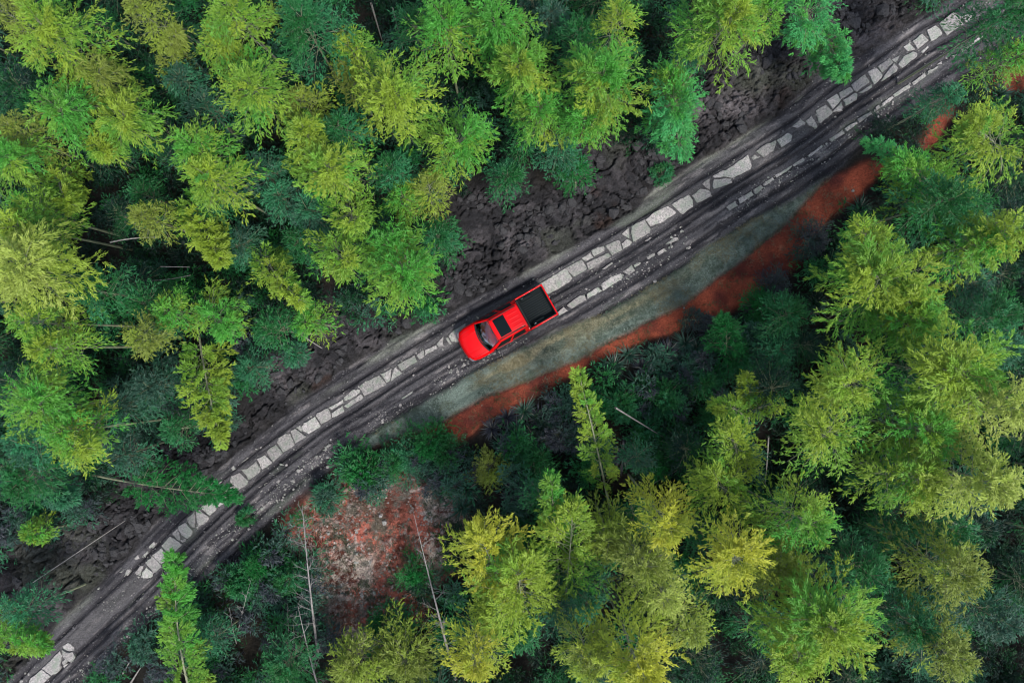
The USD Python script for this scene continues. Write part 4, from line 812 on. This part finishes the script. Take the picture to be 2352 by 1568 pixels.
# dry grass on the rocky clearing and thin wisps on the red earth
gr_ = np.random.default_rng(61); vs_, fs_, cs_, n_ = [], [], [], 0
def tufts(poly, count, cols, hgt):
    global n_
    b = poly.bounds; k = 0
    while k < count:
        p = gr_.uniform(b[:2], b[2:])
        if not poly.contains(Point(p)): continue
        k += 1
        if meshkit.fbm(np.array([p[0] * .8, p[1] * .8, 4.4]), 3, 71) < .40: continue
        c_ = np.asarray(cols[int(meshkit.fbm(np.array([p[0] * .55, p[1] * .55, 8.8]), 3, 72) * 2.2 * len(cols) - .6 * len(cols)) % len(cols)])
        m = 14; o = np.c_[p + gr_.normal(0, .07, (m, 2)), np.full(m, ground_z(*p) - .02)]
        d = unit(np.c_[gr_.normal(0, .8, (m, 2)), gr_.uniform(.25, 1.0, m)]); L_ = hgt * gr_.uniform(.5, 1.3, m); sd = unit(np.cross(d, UP)) * .012
        v = np.stack([o + sd, o - sd, o + d * L_[:, None]], 1).reshape(-1, 3); vs_.append(v); fs_.append(np.arange(m * 3).reshape(-1, 3) + n_); n_ += m * 3
        cs_.append(np.repeat(c_ * gr_.uniform(.6, 1.4, (m, 1)), 3, axis=0))
tufts(rock_poly, 2600, [lin((150, 140, 122)) * .7, lin((150, 92, 74)) * .7, lin((168, 162, 150)) * .7, lin((96, 108, 84)) * .7, lin((130, 70, 54)) * .7], .22)
tufts(red_poly, 260, [lin((170, 150, 120)) * .6, lin((120, 120, 80)) * .6], .26)
tufts(verge_poly, 3600, [lin((112, 122, 100)) * .95, lin((134, 126, 96)) * .95, lin((90, 108, 92)) * .95, lin((70, 86, 76)) * .95], .11)
tag(raw('/World/dry_grass', np.vstack(vs_), np.vstack(fs_), BLADE, None, np.vstack(cs_)), 'short pale and reddish dry grass on the clearing and the road verge', 'grass', kind='stuff')

# ---------------------------------------------------------------- low bushes of the cleared belt south of the road
def bush(px, py, h, R, c, label, dens=1.0, name='bush', leaf=None):
    return tree(px, py, h, R, c, label, style='b', u0=.06, dens=dens * 1.0, name=name, cat='bush', L=.15 if leaf is None else leaf, trunk_r=.04, droop=.2)
bush(1780,655,1.6,44,'Q','grey-purple withered bush right of the red earth')
bush(1868,552,1.6,50,'Q','grey-purple withered bush left of the pointed lime crown tip')
bush(1612,735,.8,28,'Q','small withered bush above the emerald egg-shaped bush')
bush(836,1085,1.2,52,'E','dark emerald fern-like bush at the road edge above the clearing', leaf=.2)
bush(905,1060,1.0,46,'DG','dark green bush along the road edge right of the fern-like one')
bush(985,1020,1.6,56,'E','dark green bush covering the end of the red earth')
bush(1020,1040,1.3,48,'DG','yellow-flecked bush beside the end of the red earth')
bush(940,1050,1.0,44,'T','teal bush at the end of the grass verge')
bush(745,1140,.9,34,'GT','grey-leaved bush at the road edge left of the clearing', leaf=.22)
bush(1120,1075,.9,52,'O','mossy olive bush between the pale tussocks')
bush(1280,1000,1.3,46,'Q','purple-grey bush left of the narrow upright bamboo')
bush(1430,930,1.4,60,'DG','dark bush right of the narrow upright bamboo')
bush(1530,920,1.6,62,'DG','dark bush in the hollow left of the cross-shaped bamboo')
bush(1700,830,2.0,50,'DG','dark green bush right of the emerald one')
bush(1480,1000,1.3,50,'DG','yellow-green speckled bush crossed by a pale fallen pole', leaf=.18)
bush(950,1320,1.5,44,'E','dark green bush at the right of the rocky clearing by the bare trunk')
bush(880,1430,1.2,50,'DG','dark mossy bush inside the lower rocky clearing')
bush(600,1300,1.2,58,'E','dark green bush by the road left of the rocky clearing')
bush(555,1340,1.2,54,'DG','dark leafy bush at the road edge right of the conifer-like tree', leaf=.2)
bush(660,1330,1.4,52,'DG','green bush between two bare saplings')
bush(1180,1230,1.2,44,'E','teal green bush at the top of the large yellow crown')
bush(1570,1020,1.8,56,'E','dark teal bush left of the triangular bamboo')
bush(1620,880,1.4,44,'DG','dark bush under the emerald egg-shaped one')
bush(1750,700,1.4,48,'E','green bush touching the red earth right of the emerald one')
bush(1920,620,1.6,44,'DG','dark bush in the shadow beside the massive crown')
bush(1525,395,.6,22,'DG','tiny green bush on the mud at the road side, below the mint bamboo')
bush(560,1190,.4,16,'DG','tiny green weed beside the pale stones, lower left')
bush(1360,930,1.2,44,'E','deep green bush touching the right side of the narrow upright bamboo')
bush(1640,960,1.4,48,'DG','dark green bush left of the cross-shaped bamboo')
bush(1225,1060,1.2,50,'DG','low green bush above the slim bamboo tip')
bush(1325,1010,1.0,40,'GT','grey-green bush at the foot of the narrow upright bamboo')
bush(1500,1060,1.4,54,'E','deep green bush in the hollow above the triangular bamboo')
bush(1690,780,1.0,40,'T','teal bush right below the emerald egg-shaped one')

# ---------------------------------------------------------------- bare trunks, saplings, poles
def bare_tree(tip, base, h, label, nb, r, seed, spread=.9):
    g = np.random.default_rng(seed); b = at(*base, 0)[:2]; b = np.array([*b, ground_z(*b) - .1]); t = at(*tip, h)
    c = b * .5 + t * .5 + UP * h * .06; us_ = np.linspace(0, 1, 12); x = thing('bare_tree', label, 'dead tree', b)
    v, f = tube(bez(b, c, t, us_) - b, r * (1.03 - .93 * us_), 7); usdkit.mesh(stage, f'{x.GetPath()}/trunk', (v, f), DEADWOOD, True)
    for k in range(nb):
        u = g.uniform(.25, .98); p = bez(b, c, t, [u])[0] - b; tg = dbez(b, c, t, [u]); e1, e2 = frame(tg); a = g.uniform(0, 6.28)
        d = unit(tg[0] * g.uniform(.5, 1.0) + (math.cos(a) * e1[0] + math.sin(a) * e2[0])); L_ = spread * g.uniform(.4, 1.2) * (1.15 - .7 * u)
        q = np.array([p + d * L_ * s - UP * .12 * L_ * s * s for s in (0, .5, 1)]); parts = [tube(q, np.array([.018, .012, .004]) * (1.3 - .6 * u), 4)]
        for j in range(4):
            s = g.uniform(.3, .95); d2 = unit(d + g.normal(0, .5, 3)); q0 = p + d * L_ * s; parts.append(tube(np.array([q0, q0 + d2 * L_ * .22, q0 + d2 * L_ * .42]), np.array([.008, .006, .003]), 3))
        usdkit.mesh(stage, numbered(f'{x.GetPath()}/branch'), join(parts), DEADWOOD, True)
bare_tree((694,1160),(735,1500),6.5,'tall bare grey tree with fine twigs left of the rocky clearing',38,.075,1,1.3)
bare_tree((684,1390),(742,1600),5.0,'shorter bare tree with long side branches at the bottom edge',20,.065,2,1.5)
bare_tree((950,1178),(1048,1556),6.5,'bare leaning tree crossing the right side of the rocky clearing',30,.08,3,1.0)
bare_tree((578,1326),(546,1452),3.5,'thin bare sapling leaning right in the dark bushes',7,.03,4,.7)
bare_tree((527,1394),(544,1478),3.0,'thin bare sapling at the left of the dark bushes',7,.028,5,.6)
bare_tree((661,1385),(668,1490),2.5,'small bare sapling with short twigs',8,.022,6,.6)
def pole(a, b, za, zb, r, label, bend=.0, name='bare_pole'):
    p, q = at(*a, za), at(*b, zb)
    p[2] += ground_z(p[0], p[1]); q[2] += ground_z(q[0], q[1]); m = (p + q) / 2 + UP * .1 + np.array([q[1] - p[1], p[0] - q[0], 0]) * bend
    us_ = np.linspace(0, 1, 9); v, f = tube(bez(p, m, q, us_) - p, r * (1.0 - .55 * us_), 7); x = thing(name, label, 'pole', p)
    usdkit.mesh(stage, f'{x.GetPath()}/stem', (v, f), DEADWOOD, True)
    rings_ = [tube(bez(p, m, q, [u - .004, u + .004]) - p, r * (1.0 - .55 * u) * 1.25, 7) for u in np.linspace(.1, .9, 8)]; usdkit.mesh(stage, f'{x.GetPath()}/nodes', join(rings_), DEADWOOD, True)
pole((1412,935),(1528,1006),4.6,.6,.045,'pale straight pole slanting down right of the narrow bamboo')
pole((1757,1000),(1750,1122),4.5,.2,.04,'thin pale culm standing below the cross-shaped bamboo')
pole((345,646),(448,634),2.4,3.4,.035,'thin pale arching culm left of the bare curved trunk',.06)
pole((380,615),(446,616),2.6,3.6,.03,'second thin culm just above the pale arching one')
pole((266,560),(372,548),3.5,3.0,.04,'pale pole lying in the leaves above the arching culms',-.06)
pole((583,94),(650,150),6,3.5,.035,'slanting bare pole below the mottled bamboo at the top')
pole((857,20),(883,108),6.5,.3,.05,'grey bare trunk near the top edge in the dark gap')
pole((906,30),(930,130),5,.2,.03,'thinner bare trunk right of the grey one near the top edge')
pole((86,1332),(290,1194),.12,.2,.03,'long thin fallen stem across the cracked mud at the lower left')
pole((300,1568),(325,1530),.12,.25,.06,'short fallen log at the bottom edge beside the conifer-like tree')
pole((283,1545),(303,1512),.1,.2,.045,'second short fallen log beside the first at the bottom edge')
pole((47,1196),(95,1163),.6,.4,.06,'short thick log near the left edge above the mud')
pole((1505,175),(1570,135),3.0,.6,.05,'grey broken stem beside the vivid green bamboo on the mud')
pole((2160,1190),(2245,1213),5,4,.05,'pale broken culm under the pale glowing crown')
pole((1490,1110),(1570,1065),.5,.8,.03,'thin grey stick in the dark hollow')
pole((690,765),(742,800),.5,.4,.05,'pale stub of branch on the mud by the earth fan')
